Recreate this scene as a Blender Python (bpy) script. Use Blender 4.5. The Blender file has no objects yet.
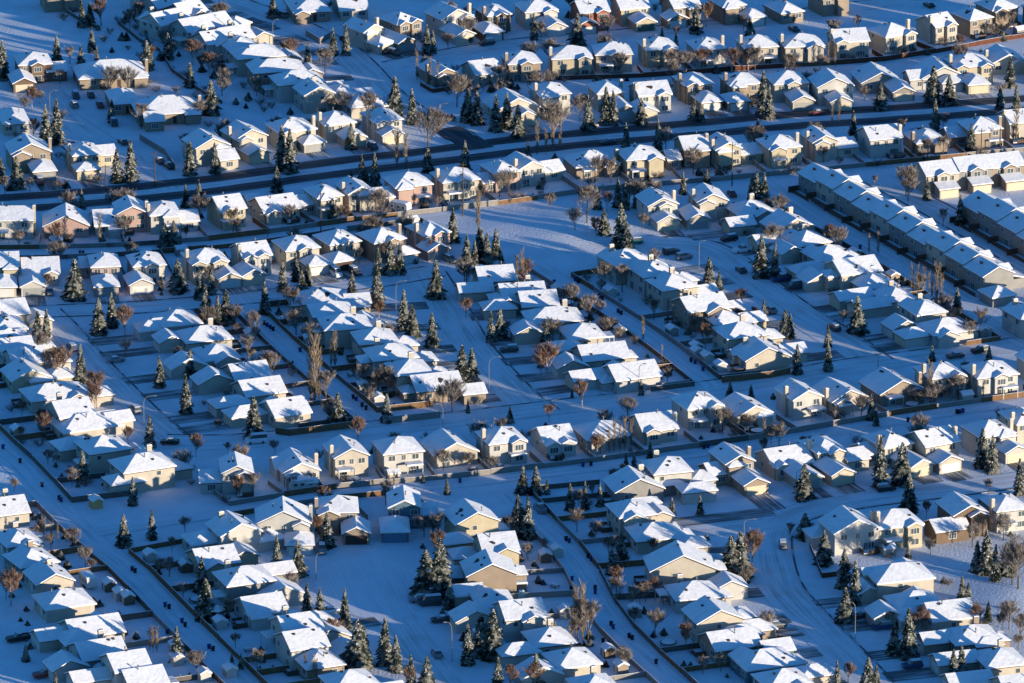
import bpy, math, random
from mathutils import Vector, Matrix
R = math.radians
rnd = random.Random(7)
scene = bpy.context.scene
COL = scene.collection
W_PX, H_PX = 1024, 683
# ------------------------------------------------------------------ camera
FPX = 6800.0
PITCH = R(18.5)
DIST = FPX / 4.05
CAM = Vector((0, -DIST * math.cos(PITCH), DIST * math.sin(PITCH)))
cd = bpy.data.cameras.new('camera')
cam = bpy.data.objects.new('camera', cd)
COL.objects.link(cam)
cam.location = CAM
cam.rotation_euler = (R(90) - PITCH, 0, 0)
cd.sensor_width = 36
cd.lens = FPX / W_PX * 36
cd.clip_start = 10
cd.clip_end = 30000
scene.camera = cam
FWD = Vector((0, math.cos(PITCH), -math.sin(PITCH)))
UPV = Vector((0, math.sin(PITCH), math.cos(PITCH)))

def at(px, py, z=0.0):
    """the world point at height z that shows at pixel px, py of the photograph"""
    d = FWD * FPX + Vector((1, 0, 0)) * (px - W_PX / 2) + UPV * (H_PX / 2 - py)
    t = (z - CAM.z) / d.z
    return CAM + d * t

def pix(p):
    v = p - CAM
    dep = v.dot(FWD)
    return (W_PX / 2 + FPX * v.x / dep, H_PX / 2 - FPX * v.dot(UPV) / dep)

def scale_at(px, py):
    p = at(px, py)
    return FPX / (p - CAM).dot(FWD)

# ------------------------------------------------------------------ world, sun
SUN_EL, SUN_AZ = 6.2, -36.0          # azimuth: angle of the direction to the sun from +x (negative: towards the viewer)
world = bpy.data.worlds.new('World')
scene.world = world
world.use_nodes = True
nt = world.node_tree
nt.nodes.clear()
wo = nt.nodes.new('ShaderNodeOutputWorld')
bg = nt.nodes.new('ShaderNodeBackground')
sk = nt.nodes.new('ShaderNodeTexSky')
sk.sky_type = 'NISHITA'
sk.sun_disc = False
sk.sun_elevation = R(SUN_EL)
sk.sun_rotation = R(90 - SUN_AZ)
sk.altitude = 1000
sk.air_density = 1.0
sk.dust_density = 0.3
sk.ozone_density = 3.0
bg.inputs['Strength'].default_value = 0.132
wb = nt.nodes.new('ShaderNodeMix')          # the photograph's white balance: a deep blue winter sky
wb.data_type = 'RGBA'
wb.blend_type = 'MULTIPLY'
wb.inputs[0].default_value = 1.0
wb.inputs[7].default_value = (0.42, 0.97, 1.40, 1)
nt.links.new(sk.outputs[0], wb.inputs[6])
nt.links.new(wb.outputs[2], bg.inputs['Color'])
nt.links.new(bg.outputs[0], wo.inputs['Surface'])
sl = bpy.data.lights.new('sun', 'SUN')
sl.energy = 5.0
sl.angle = R(0.55)
sl.color = (1.0, 0.86, 0.66)
so = bpy.data.objects.new('sun', sl)
COL.objects.link(so)
sdir = Vector((math.cos(R(SUN_EL)) * math.cos(R(SUN_AZ)), math.cos(R(SUN_EL)) * math.sin(R(SUN_AZ)), math.sin(R(SUN_EL))))
so.rotation_euler = sdir.to_track_quat('Z', 'Y').to_euler()
vs = scene.view_settings
vs.view_transform = 'Standard'
vs.look = 'None'
vs.exposure = 0.64
vs.gamma = 1
vs.use_curve_mapping = False
scene.cycles.max_bounces = 6
scene.cycles.diffuse_bounces = 3
scene.cycles.pixel_filter_type = 'BLACKMAN_HARRIS'
scene.cycles.filter_width = 1.5

# ------------------------------------------------------------------ materials
MATS = {}
def mat(name, col, rough=0.8, noise=0.0, nscale=1.0, spec=0.2, col2=None, bump=0.0, bscale=3.0, thresh=None):
    """procedural principled material: two colours mixed by an object-space noise, optional bump"""
    if name in MATS:
        return MATS[name]
    m = bpy.data.materials.new(name)
    m.use_nodes = True
    n = m.node_tree.nodes
    l = m.node_tree.links
    b = n['Principled BSDF']
    b.inputs['Roughness'].default_value = rough
    b.inputs['Specular IOR Level'].default_value = spec
    b.inputs['Base Color'].default_value = (*col, 1)
    geo = n.new('ShaderNodeNewGeometry')
    if noise or col2:
        t = n.new('ShaderNodeTexNoise')
        t.inputs['Scale'].default_value = nscale
        t.inputs['Detail'].default_value = 5
        l.new(geo.outputs['Position'], t.inputs['Vector'])
        mx = n.new('ShaderNodeMix')
        mx.data_type = 'RGBA'
        c2 = col2 or tuple(c * (1 - noise) for c in col)
        mx.inputs[6].default_value = (*col, 1)
        mx.inputs[7].default_value = (*c2, 1)
        rp = n.new('ShaderNodeValToRGB')
        lo, hi = thresh or (0.35, 0.7)
        rp.color_ramp.elements[0].position = lo
        rp.color_ramp.elements[1].position = hi
        l.new(t.outputs['Fac'], rp.inputs['Fac'])
        l.new(rp.outputs['Color'], mx.inputs[0])
        l.new(mx.outputs[2], b.inputs['Base Color'])
    if bump:
        t2 = n.new('ShaderNodeTexNoise')
        t2.inputs['Scale'].default_value = bscale
        t2.inputs['Detail'].default_value = 4
        l.new(geo.outputs['Position'], t2.inputs['Vector'])
        bp = n.new('ShaderNodeBump')
        bp.inputs['Strength'].default_value = bump
        bp.inputs['Distance'].default_value = 0.3
        l.new(t2.outputs['Fac'], bp.inputs['Height'])
        l.new(bp.outputs[0], b.inputs['Normal'])
    MATS[name] = m
    return m

SNOW = mat('roof_snow', (0.83, 0.83, 0.84), 0.65, 0.12, 0.5, 0.25, bump=0.4, bscale=1.1)
GROUND = mat('ground_snow', (0.80, 0.82, 0.85), 0.7, 0.16, 0.12, 0.25, bump=0.5, bscale=1.7)
ASPH = mat('asphalt', (0.045, 0.047, 0.052), 0.85, col2=(0.10, 0.105, 0.11), nscale=0.25)
FROST = mat('frosted_kerb', (0.13, 0.125, 0.12), 0.85, col2=(0.55, 0.56, 0.58), nscale=0.2, thresh=(0.48, 0.60))
SHINGLE = mat('shingle', (0.075, 0.06, 0.05), 0.85, 0.3, 2.0)
FASCIA = mat('fascia_white', (0.55, 0.53, 0.49), 0.6, 0.1, 2.0)
FASCIA_D = mat('fascia_brown', (0.10, 0.065, 0.045), 0.6, 0.1, 2.0)
GLASS = mat('window_glass', (0.07, 0.085, 0.09), 0.12, spec=0.6)
TRIM = mat('white_trim', (0.58, 0.565, 0.53), 0.5, 0.06, 2.0)
METAL = mat('galvanised_metal', (0.17, 0.175, 0.18), 0.4, 0.1, 3.0, 0.5)
VENT = mat('vent_brown', (0.04, 0.032, 0.028), 0.7, 0.1, 3.0)
RUBBER = mat('rubber', (0.015, 0.015, 0.017), 0.8, 0.1, 3.0)
WALLC = {'c': ('cream', (0.465, 0.41, 0.33)), 't': ('tan', (0.30, 0.235, 0.175)), 'w': ('off-white', (0.48, 0.455, 0.41)),
         'y': ('pale yellow', (0.46, 0.39, 0.27)), 'p': ('pink', (0.43, 0.29, 0.24)), 'n': ('brown', (0.16, 0.11, 0.075)),
         'g': ('slate-blue', (0.10, 0.165, 0.21)), 'r': ('red-brick', (0.32, 0.13, 0.08)), 'k': ('grey', (0.27, 0.255, 0.235))}
def siding(key):
    """lap siding or stucco: thin horizontal courses in the colour and a faint dirt noise"""
    nm = WALLC[key][0] + '_siding'
    if nm in MATS:
        return MATS[nm]
    c = WALLC[key][1]
    m = mat(nm, c, 0.75, 0.16, 0.5, 0.2)
    n = m.node_tree.nodes
    l = m.node_tree.links
    b = n['Principled BSDF']
    w = n.new('ShaderNodeTexWave')
    w.bands_direction = 'Z'
    w.inputs['Scale'].default_value = 1.6
    g = n['Geometry']
    l.new(g.outputs['Position'], w.inputs['Vector'])
    bp = n.new('ShaderNodeBump')
    bp.inputs['Strength'].default_value = 0.35
    bp.inputs['Distance'].default_value = 0.05
    l.new(w.outputs['Fac'], bp.inputs['Height'])
    l.new(bp.outputs[0], b.inputs['Normal'])
    return m

def road_mat(name, base, dark, tracks, patchy=0.5, amp=0.10, ramp=(0.38, 0.72)):
    """packed snow with worn wheel tracks: u of the strip runs across the road, v along it (metres)"""
    m = bpy.data.materials.new(name)
    m.use_nodes = True
    n = m.node_tree.nodes
    l = m.node_tree.links
    b = n['Principled BSDF']
    b.inputs['Roughness'].default_value = 0.75
    b.inputs['Specular IOR Level'].default_value = 0.2
    uv = n.new('ShaderNodeUVMap')
    sx = n.new('ShaderNodeSeparateXYZ')
    l.new(uv.outputs[0], sx.inputs[0])
    no = n.new('ShaderNodeTexNoise')
    no.inputs['Scale'].default_value = 0.10
    no.inputs['Detail'].default_value = 5
    geo = n.new('ShaderNodeNewGeometry')
    l.new(geo.outputs['Position'], no.inputs['Vector'])
    mp = n.new('ShaderNodeMapping')
    mp.inputs['Scale'].default_value = (1.6, 0.05, 1)
    l.new(uv.outputs[0], mp.inputs[0])
    n2 = n.new('ShaderNodeTexNoise')
    n2.inputs['Scale'].default_value = 1.0
    n2.inputs['Detail'].default_value = 6
    l.new(mp.outputs[0], n2.inputs['Vector'])
    # tracks: sin bands across
    w = n.new('ShaderNodeMath'); w.operation = 'MULTIPLY'; w.inputs[1].default_value = tracks
    l.new(sx.outputs[0], w.inputs[0])
    s = n.new('ShaderNodeMath'); s.operation = 'SINE'
    l.new(w.outputs[0], s.inputs[0])
    mad = n.new('ShaderNodeMath'); mad.operation = 'MULTIPLY_ADD'; mad.inputs[1].default_value = amp; mad.inputs[2].default_value = 0.0
    l.new(s.outputs[0], mad.inputs[0])
    a1 = n.new('ShaderNodeMath'); a1.operation = 'ADD'
    l.new(mad.outputs[0], a1.inputs[0]); l.new(n2.outputs['Fac'], a1.inputs[1])
    a2 = n.new('ShaderNodeMath'); a2.operation = 'MULTIPLY_ADD'; a2.inputs[1].default_value = patchy; a2.inputs[2].default_value = -patchy * 0.5
    l.new(no.outputs['Fac'], a2.inputs[0])
    a3 = n.new('ShaderNodeMath'); a3.operation = 'ADD'
    l.new(a1.outputs[0], a3.inputs[0]); l.new(a2.outputs[0], a3.inputs[1])
    rp = n.new('ShaderNodeValToRGB')
    rp.color_ramp.elements[0].position = ramp[0]
    rp.color_ramp.elements[0].color = (*base, 1)
    rp.color_ramp.elements[1].position = ramp[1]
    rp.color_ramp.elements[1].color = (*dark, 1)
    l.new(a3.outputs[0], rp.inputs[0])
    l.new(rp.outputs[0], b.inputs['Base Color'])
    bp = n.new('ShaderNodeBump'); bp.inputs['Strength'].default_value = 0.4; bp.inputs['Distance'].default_value = 0.1
    l.new(a3.outputs[0], bp.inputs['Height']); l.new(bp.outputs[0], b.inputs['Normal'])
    return m

STREET = road_mat('packed_street_snow', (0.78, 0.79, 0.81), (0.47, 0.45, 0.43), 2.0, 0.6, 0.045, (0.42, 0.82))
LANE = road_mat('packed_lane_snow', (0.79, 0.80, 0.83), (0.50, 0.49, 0.48), 2.6, 0.5, 0.045, (0.44, 0.86))
DRIVE = road_mat('driveway_concrete', (0.14, 0.138, 0.135), (0.72, 0.73, 0.75), 2.2, 0.8, 0.03, (0.42, 0.74))
BARE = road_mat('bare_asphalt', (0.045, 0.047, 0.052), (0.13, 0.13, 0.135), 1.4, 0.3)

# ------------------------------------------------------------------ mesh helpers
class MB:
    def __init__(s):
        s.v, s.f, s.m, s.uv = [], [], [], None
    def add(s, vs, fs, mi=0):
        o = len(s.v)
        s.v += [tuple(p) for p in vs]
        for f in fs:
            s.f.append([i + o for i in f]); s.m.append(mi)
    def box(s, x0, x1, y0, y1, z0, z1, mi=0):
        s.add([(x0, y0, z0), (x1, y0, z0), (x1, y1, z0), (x0, y1, z0), (x0, y0, z1), (x1, y0, z1), (x1, y1, z1), (x0, y1, z1)],
              [(3, 2, 1, 0), (4, 5, 6, 7), (0, 1, 5, 4), (1, 2, 6, 5), (2, 3, 7, 6), (3, 0, 4, 7)], mi)
    def slab(s, top, faces, t0, t1, mi=0):
        """closed slab: the faces over points top, from z + t0 up to z + t1"""
        n = len(top)
        vs = [(p[0], p[1], p[2] + t1) for p in top] + [(p[0], p[1], p[2] + t0) for p in top]
        fs = [tuple(f) for f in faces] + [tuple(i + n for i in reversed(f)) for f in faces]
        cnt = {}
        for f in faces:
            for a, b in zip(f, list(f[1:]) + [f[0]]):
                cnt[(a, b)] = 1
        for (a, b) in cnt:
            if (b, a) not in cnt:
                fs.append((b, a, a + n, b + n))
        s.add(vs, fs, mi)
    def tube(s, p0, p1, r0, r1, k=5, mi=0, cap=False):
        p0 = Vector(p0); p1 = Vector(p1)
        d = (p1 - p0)
        if d.length < 1e-6:
            return
        q = d.to_track_quat('Z', 'Y')
        vs = []
        for p, r in ((p0, r0), (p1, r1)):
            for i in range(k):
                a = 2 * math.pi * i / k
                vs.append(p + q @ Vector((r * math.cos(a), r * math.sin(a), 0)))
        fs = [(i, (i + 1) % k, k + (i + 1) % k, k + i) for i in range(k)]
        if cap:
            fs.append(tuple(range(k, 2 * k)))
        s.add(vs, fs, mi)
    def mesh(s, name, mats):
        me = bpy.data.meshes.new(name)
        me.from_pydata(s.v, [], s.f)
        for m in mats:
            me.materials.append(m)
        if len(mats) > 1:
            me.polygons.foreach_set('material_index', s.m)
        if s.uv:
            ul = me.uv_layers.new(name='UVMap')
            vi = [0] * len(me.loops)
            me.loops.foreach_get('vertex_index', vi)
            ul.data.foreach_set('uv', [c for i in vi for c in s.uv[i]])
        me.update()
        return me

def link(name, me, parent=None, loc=(0, 0, 0), rz=0.0):
    o = bpy.data.objects.new(name, me)
    COL.objects.link(o)
    o.location = loc
    o.rotation_euler = (0, 0, rz)
    if parent is not None:
        o.parent = parent
    return o

def tag(o, label=None, cat=None, group=None, kind=None):
    if label: o['label'] = label
    if cat: o['category'] = cat
    if group: o['group'] = group
    if kind: o['kind'] = kind
    return o

ORD = ['first', 'second', 'third', 'fourth', 'fifth', 'sixth', 'seventh', 'eighth', 'ninth', 'tenth', 'eleventh', 'twelfth', 'thirteenth',
       'fourteenth', 'fifteenth', 'sixteenth', 'seventeenth', 'eighteenth', 'nineteenth', 'twentieth', 'twenty-first', 'twenty-second',
       'twenty-third', 'twenty-fourth', 'twenty-fifth', 'twenty-sixth']

# ------------------------------------------------------------------ polylines on the ground
def smooth(pts, it=2):
    for _ in range(it):
        out = [pts[0]]
        for a, b in zip(pts, pts[1:]):
            out += [a * 0.75 + b * 0.25, a * 0.25 + b * 0.75]
        out.append(pts[-1])
        pts = out
    return pts

def line(txt):
    return smooth([at(*map(float, t.split(','))) for t in txt.split()])

def nearest(pl, p):
    """closest point of the polyline, tangent there, arc length"""
    best = None
    s = 0
    for a, b in zip(pl, pl[1:]):
        d = b - a
        L = d.length
        if L < 1e-6:
            continue
        t = max(0, min(1, (p - a).dot(d) / (L * L)))
        q = a + d * t
        r = (p - q).length
        if best is None or r < best[0]:
            best = (r, q, d / L, s + t * L)
        s += L
    return best

def along(pl, s):
    for a, b in zip(pl, pl[1:]):
        L = (b - a).length
        if s <= L:
            return a + (b - a) * (s / max(L, 1e-6)), (b - a) / max(L, 1e-6)
        s -= L
    a, b = pl[-2], pl[-1]
    d = (b - a).normalized()
    return b + d * s, d

def strip(name, pl, w, z, material, label, off=0.0, thick=None, jit=0.0):
    mb = MB()
    mb.uv = []
    s = 0
    n = len(pl)
    L, Rr = [], []
    for i, p in enumerate(pl):
        d = (pl[min(i + 1, n - 1)] - pl[max(i - 1, 0)]).normalized()
        nn = Vector((-d.y, d.x, 0))
        if i:
            s += (p - pl[i - 1]).length
        a = p + nn * (off + w / 2 + rnd.uniform(-jit, jit)); b = p + nn * (off - w / 2 + rnd.uniform(-jit, jit))
        mb.v += [(a.x, a.y, z), (b.x, b.y, z)]
        mb.uv += [(0, s), (w, s)]
        if thick:
            mb.v += [(a.x, a.y, z - thick), (b.x, b.y, z - thick)]
            mb.uv += [(0, s), (w, s)]
    k = 4 if thick else 2
    for i in range(n - 1):
        o = i * k; q = o + k
        mb.f.append((o + 1, q + 1, q, o)); mb.m.append(0)
        if thick:
            mb.f.append((o, q, q + 2, o + 2)); mb.m.append(0)
            mb.f.append((o + 3, q + 3, q + 1, o + 1)); mb.m.append(0)
    o = link(name, mb.mesh(name, [material]))
    tag(o, label, kind='structure')
    return o
# ------------------------------------------------------------------ setting: ground, streets, lanes
S = {}
ST = {  # name: (points, width, kind, label)
 'main': ('-60,206 0,204 60,200 140,193 230,183 331,168 430,157 512,146 600,137 700,129 770,122 860,116 950,110 1070,101', 19, 'main', 'wide dark cleared road crossing the upper half of the estate'),
 'top': ('392,66 430,58 475,49 530,42 600,36 680,29 740,22 800,14 870,5 930,-4', 9, 'street', 'snowy street in front of the topmost row of houses'),
 'upper': ('200,-18 226,0 260,12 288,22 338,46 362,68 382,92 405,110 440,124 470,146', 10, 'street', 'snowy street running down from the top into the dark road'),
 'corner': ('40,78 56,104 75,124 107,143 133,163 165,190', 9, 'street', 'snowy street in the upper left corner'),
 'park': ('-60,315 0,313 60,311 150,307 240,299 330,288 380,281 436,271', 9, 'street', 'snowy street in front of the row left of the park'),
 'one': ('40,311 60,330 82,357 112,387 140,415 172,441', 10, 'street', 'first snowy street of the diagonal blocks'),
 'two': ('425,272 440,295 455,320 467,342 488,366 512,392 540,413', 10, 'street', 'second snowy street of the diagonal blocks'),
 'three': ('600,246 640,242 685,243 712,250 735,266 762,288 793,311 838,338 872,362', 11, 'street', 'third snowy street of the diagonal blocks'),
 'terrace': ('880,180 905,193 943,213 993,243 1030,264 1080,292', 9, 'street', 'snowy street beyond the townhouse terrace'),
 'middle': ('165,442 225,443 281,438 340,432 400,426 460,419 520,412 587,404 652,397 712,388 780,378 850,366 920,357 980,350 1070,338', 10, 'street', 'long snowy street across the middle'),
 'curve': ('1070,474 1024,479 986,484 933,491 880,497 834,504 790,514 769,530 768,550 777,586 800,611 825,636 850,662 878,692', 10, 'street', 'curving snowy street in the lower right'),
 'stub': ('768,524 735,527 690,532', 8, 'street', 'short snowy dead end off the curving street'),
 'sac': ('392,612 400,625 412,645 430,670 450,695', 10, 'street', 'snowy street leading down from the cul-de-sac'),
 'lane_one': ('235,299 262,325 288,350 320,378 356,408 372,424', 6.5, 'lane', 'first snowy back lane between the diagonal rows'),
 'lane_two': ('520,254 543,270 573,288 606,309 640,331 675,357 712,387', 6.5, 'lane', 'second snowy back lane between the diagonal rows'),
 'lane_three': ('760,176 770,184 786,196 810,213 834,229 883,255 923,280 985,318 1060,362', 9.0, 'lane', 'wide snowy back lane along the townhouse terrace'),
 'lane_left': ('-60,385 -10,440 17,463 40,488 67,519 100,548 125,566 160,603 200,643 262,704', 7.5, 'lane', 'snowy back lane in the lower left'),
 'lane_mid': ('92,533 147,524 204,516 251,508 342,493 430,486 500,479 563,471 613,465 667,457 720,450 800,438 870,425 940,413 1070,396', 6.0, 'lane', 'snowy back lane below the long middle row'),
 'lane_low': ('512,492 538,522 565,548 583,573 597,606 625,640 655,667 690,700', 7.0, 'lane', 'snowy back lane in the lower centre'),
 'lane_park': ('-60,258 -10,257 75,255 130,252 218,246 270,239 320,232 345,227 415,219 470,211', 5.0, 'lane', 'narrow snowy lane behind the row below the dark road'),
}
for k, (t, w, kind, lb) in ST.items():
    S[k] = line(t)
S['fence_bc'] = line('440,92 497,84 560,80 640,78 684,75 760,69 855,64 900,60 953,50 1020,38 1080,30')
S['fence_d'] = line('470,211 513,205 580,194 646,187 717,182 800,174 898,164 1070,148')
CULM = road_mat('packed_circle_snow', (0.80, 0.81, 0.84), (0.64, 0.65, 0.66), 0.3, 0.5, 0.0, (0.45, 0.85))
# ground: one sheet out to the horizon, finely divided where the estate stands
MOUNDS = ((at(572, 228), 13.0, 15.0, 1.7), (at(500, 226), 6.0, 8.0, 0.5), (at(1008, 600), 9.0, 14.0, 1.0))
def rise(x, y):
    return sum(hm * math.exp(-((x - c_.x) / rx_) ** 2 - ((y - c_.y) / ry_) ** 2) for c_, rx_, ry_, hm in MOUNDS)
mb = MB()
def axis(lo, hi, n):
    return [-9000, -3000, -1200] + [lo + (hi - lo) * i / n for i in range(n + 1)] + [1200, 3000, 9000]
xs, ys = axis(-260, 260, 120), axis(-330, 420, 160)
from mathutils import noise as mnoise
for y in ys:
    for x in xs:
        h = 0.0
        if abs(x) < 261 and -331 < y < 421:
            h = -0.03 + 0.02 * mnoise.noise(Vector((x * 0.06, y * 0.06, 0))) + 0.025 * mnoise.noise(Vector((x * 0.25, y * 0.25, 3)))
            h = min(h, -0.004)
            for c_, rx_, ry_, hm in MOUNDS:       # low rises added to the two open greens so sun-facing snow brightens
                h += hm * math.exp(-((x - c_.x) / rx_) ** 2 - ((y - c_.y) / ry_) ** 2)
        mb.v.append((x, y, h))
nx = len(xs)
for j in range(len(ys) - 1):
    for i in range(nx - 1):
        mb.f.append((j * nx + i, j * nx + i + 1, (j + 1) * nx + i + 1, (j + 1) * nx + i)); mb.m.append(0)
g = link('ground', mb.mesh('ground', [GROUND]))
for p in g.data.polygons:
    p.use_smooth = True
tag(g, 'deep snow covering the yards and open ground of the estate', kind='structure')
zz = 0.0
for k, (t, w, kind, lb) in ST.items():
    zz += 0.0022
    if kind == 'main':
        strip('road', S[k], w, 0.003, STREET, lb)
        strip('road', S[k], 6.0, 0.060, BARE, 'upper bare asphalt carriageway of the dark road', off=5.4, jit=0.35)
        strip('road', S[k], 6.0, 0.064, BARE, 'lower bare asphalt carriageway of the dark road', off=-5.4, jit=0.35)
    elif kind == 'street':
        strip('street', S[k], w, 0.004 + zz, STREET, lb)
        for sd, nm in ((1, 'far'), (-1, 'near')):
            if k in ('curve', 'two', 'three', 'middle', 'upper', 'terrace', 'park', 'one', 'top'):
                if (k, sd) in (('middle', -1), ('curve', -1), ('two', -1), ('one', -1), ('three', -1), ('top', -1), ('upper', -1)):
                    continue
                strip('kerb', S[k], 0.4, 0.13, FROST, nm + ' kerb of the ' + lb, off=sd * (w / 2 + 0.3), thick=0.14)
    else:
        strip('lane', S[k], w, 0.004 + zz, LANE, lb)
strip('road', line('446,128 462,138 480,149'), 8.5, 0.066, BARE, 'bare asphalt mouth of the street joining the dark road', jit=0.4)
def disc(name, c, rx, z, material, label, k=1.0, rot=0.0):
    mb = MB(); mb.uv = []
    mb.v.append((c.x, c.y, z)); mb.uv.append((rx, rx))
    n = 40
    for i in range(n):
        a = 2 * math.pi * i / n
        rr = rx * (1 + 0.03 * math.sin(3 * a))
        u, v = rr * math.cos(a), rr * k * math.sin(a)
        mb.v.append((c.x + u * math.cos(rot) - v * math.sin(rot), c.y + u * math.sin(rot) + v * math.cos(rot), z)); mb.uv.append((rx + rr * math.cos(a), rx + rr * math.sin(a)))
    for i in range(n):
        mb.f.append((0, 1 + i, 1 + (i + 1) % n)); mb.m.append(0)
    tag(link(name, mb.mesh(name, [material])), label, kind='structure')
CUL = at(372, 588)
disc('street', CUL, 12.5, 0.056, CULM, 'round smooth snowy turning circle of the cul-de-sac', 1.6, R(12))
# ------------------------------------------------------------------ houses
# row: id | phrase | side that the fronts face | orientation line (or angle) | street of the driveways | back line, its half width, fence colour
ROWS = '''
A|topmost street row|S|top|top|-|
B|second row from the top|N|fence_bc|top|fence_bc,0,red
C|right row above dark road|S|main|main|-|
X|left row above dark road|S|main|main|-|
W|upper-left diagonal row|E|upper|upper|-|
G|upper-left corner group|S|12|-|-|
D|row below the dark road|N|fence_d2|-|fence_d2,0.3,pale
E|row left of the park|S|park|park|lane_park,2.9,grey
V|pair beside the park|S|fence_d|three|-|
P|first diagonal row|E|one|one|lane_left,4,grey
Q|second diagonal row|W|one|one|lane_one,3.6,grey
R|third diagonal row|E|two|two|lane_one,3.6,brown
T|fourth diagonal row|W|two|two|lane_two,3.6,brown
U|fifth diagonal row|E|lane_two|three|lane_two,3.6,pale
J|sixth diagonal row|W|lane_three|three|lane_three,5.0,grey
H|long townhouse terrace|E|lane_three|-|-|
I|short townhouse terrace|S|fence_d|-|-|
K|long middle row|N|middle|-|lane_mid,3.3,pale
M|row above curving street|S|lane_mid|curve|-|
N|row inside the street curve|N|curve1|-|-|
O|lower-right park row|W|curve2|curve|-|
Y|row below the short dead end|E|lane_low|curve|lane_low,3.8,grey
Z|row right of the cul-de-sac|W|lane_low|sac|lane_low,3.8,pale
F|head of the cul-de-sac|S|3|sac|lane_mid,3.3,brown
L|row left of the cul-de-sac|E|lane_left|sac|lane_left,4.1,brown
RE|right-edge pair by terrace|W|terrace|-|-|
B2|lower-left corner row|W|lane_left|-|lane_left,4.1,pale
'''
S['fence_d2'] = line('-60,251 -10,250 75,249 130,247 218,241 270,234 320,227 345,223 415,215 470,209 513,204 580,194 646,187 717,182 800,174 898,164 1070,148')
S['curve1'] = line('800,556 900,544 1024,528 1070,522')
S['curve2'] = S['curve'][len(S['curve']) * 6 // 10:]
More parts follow.
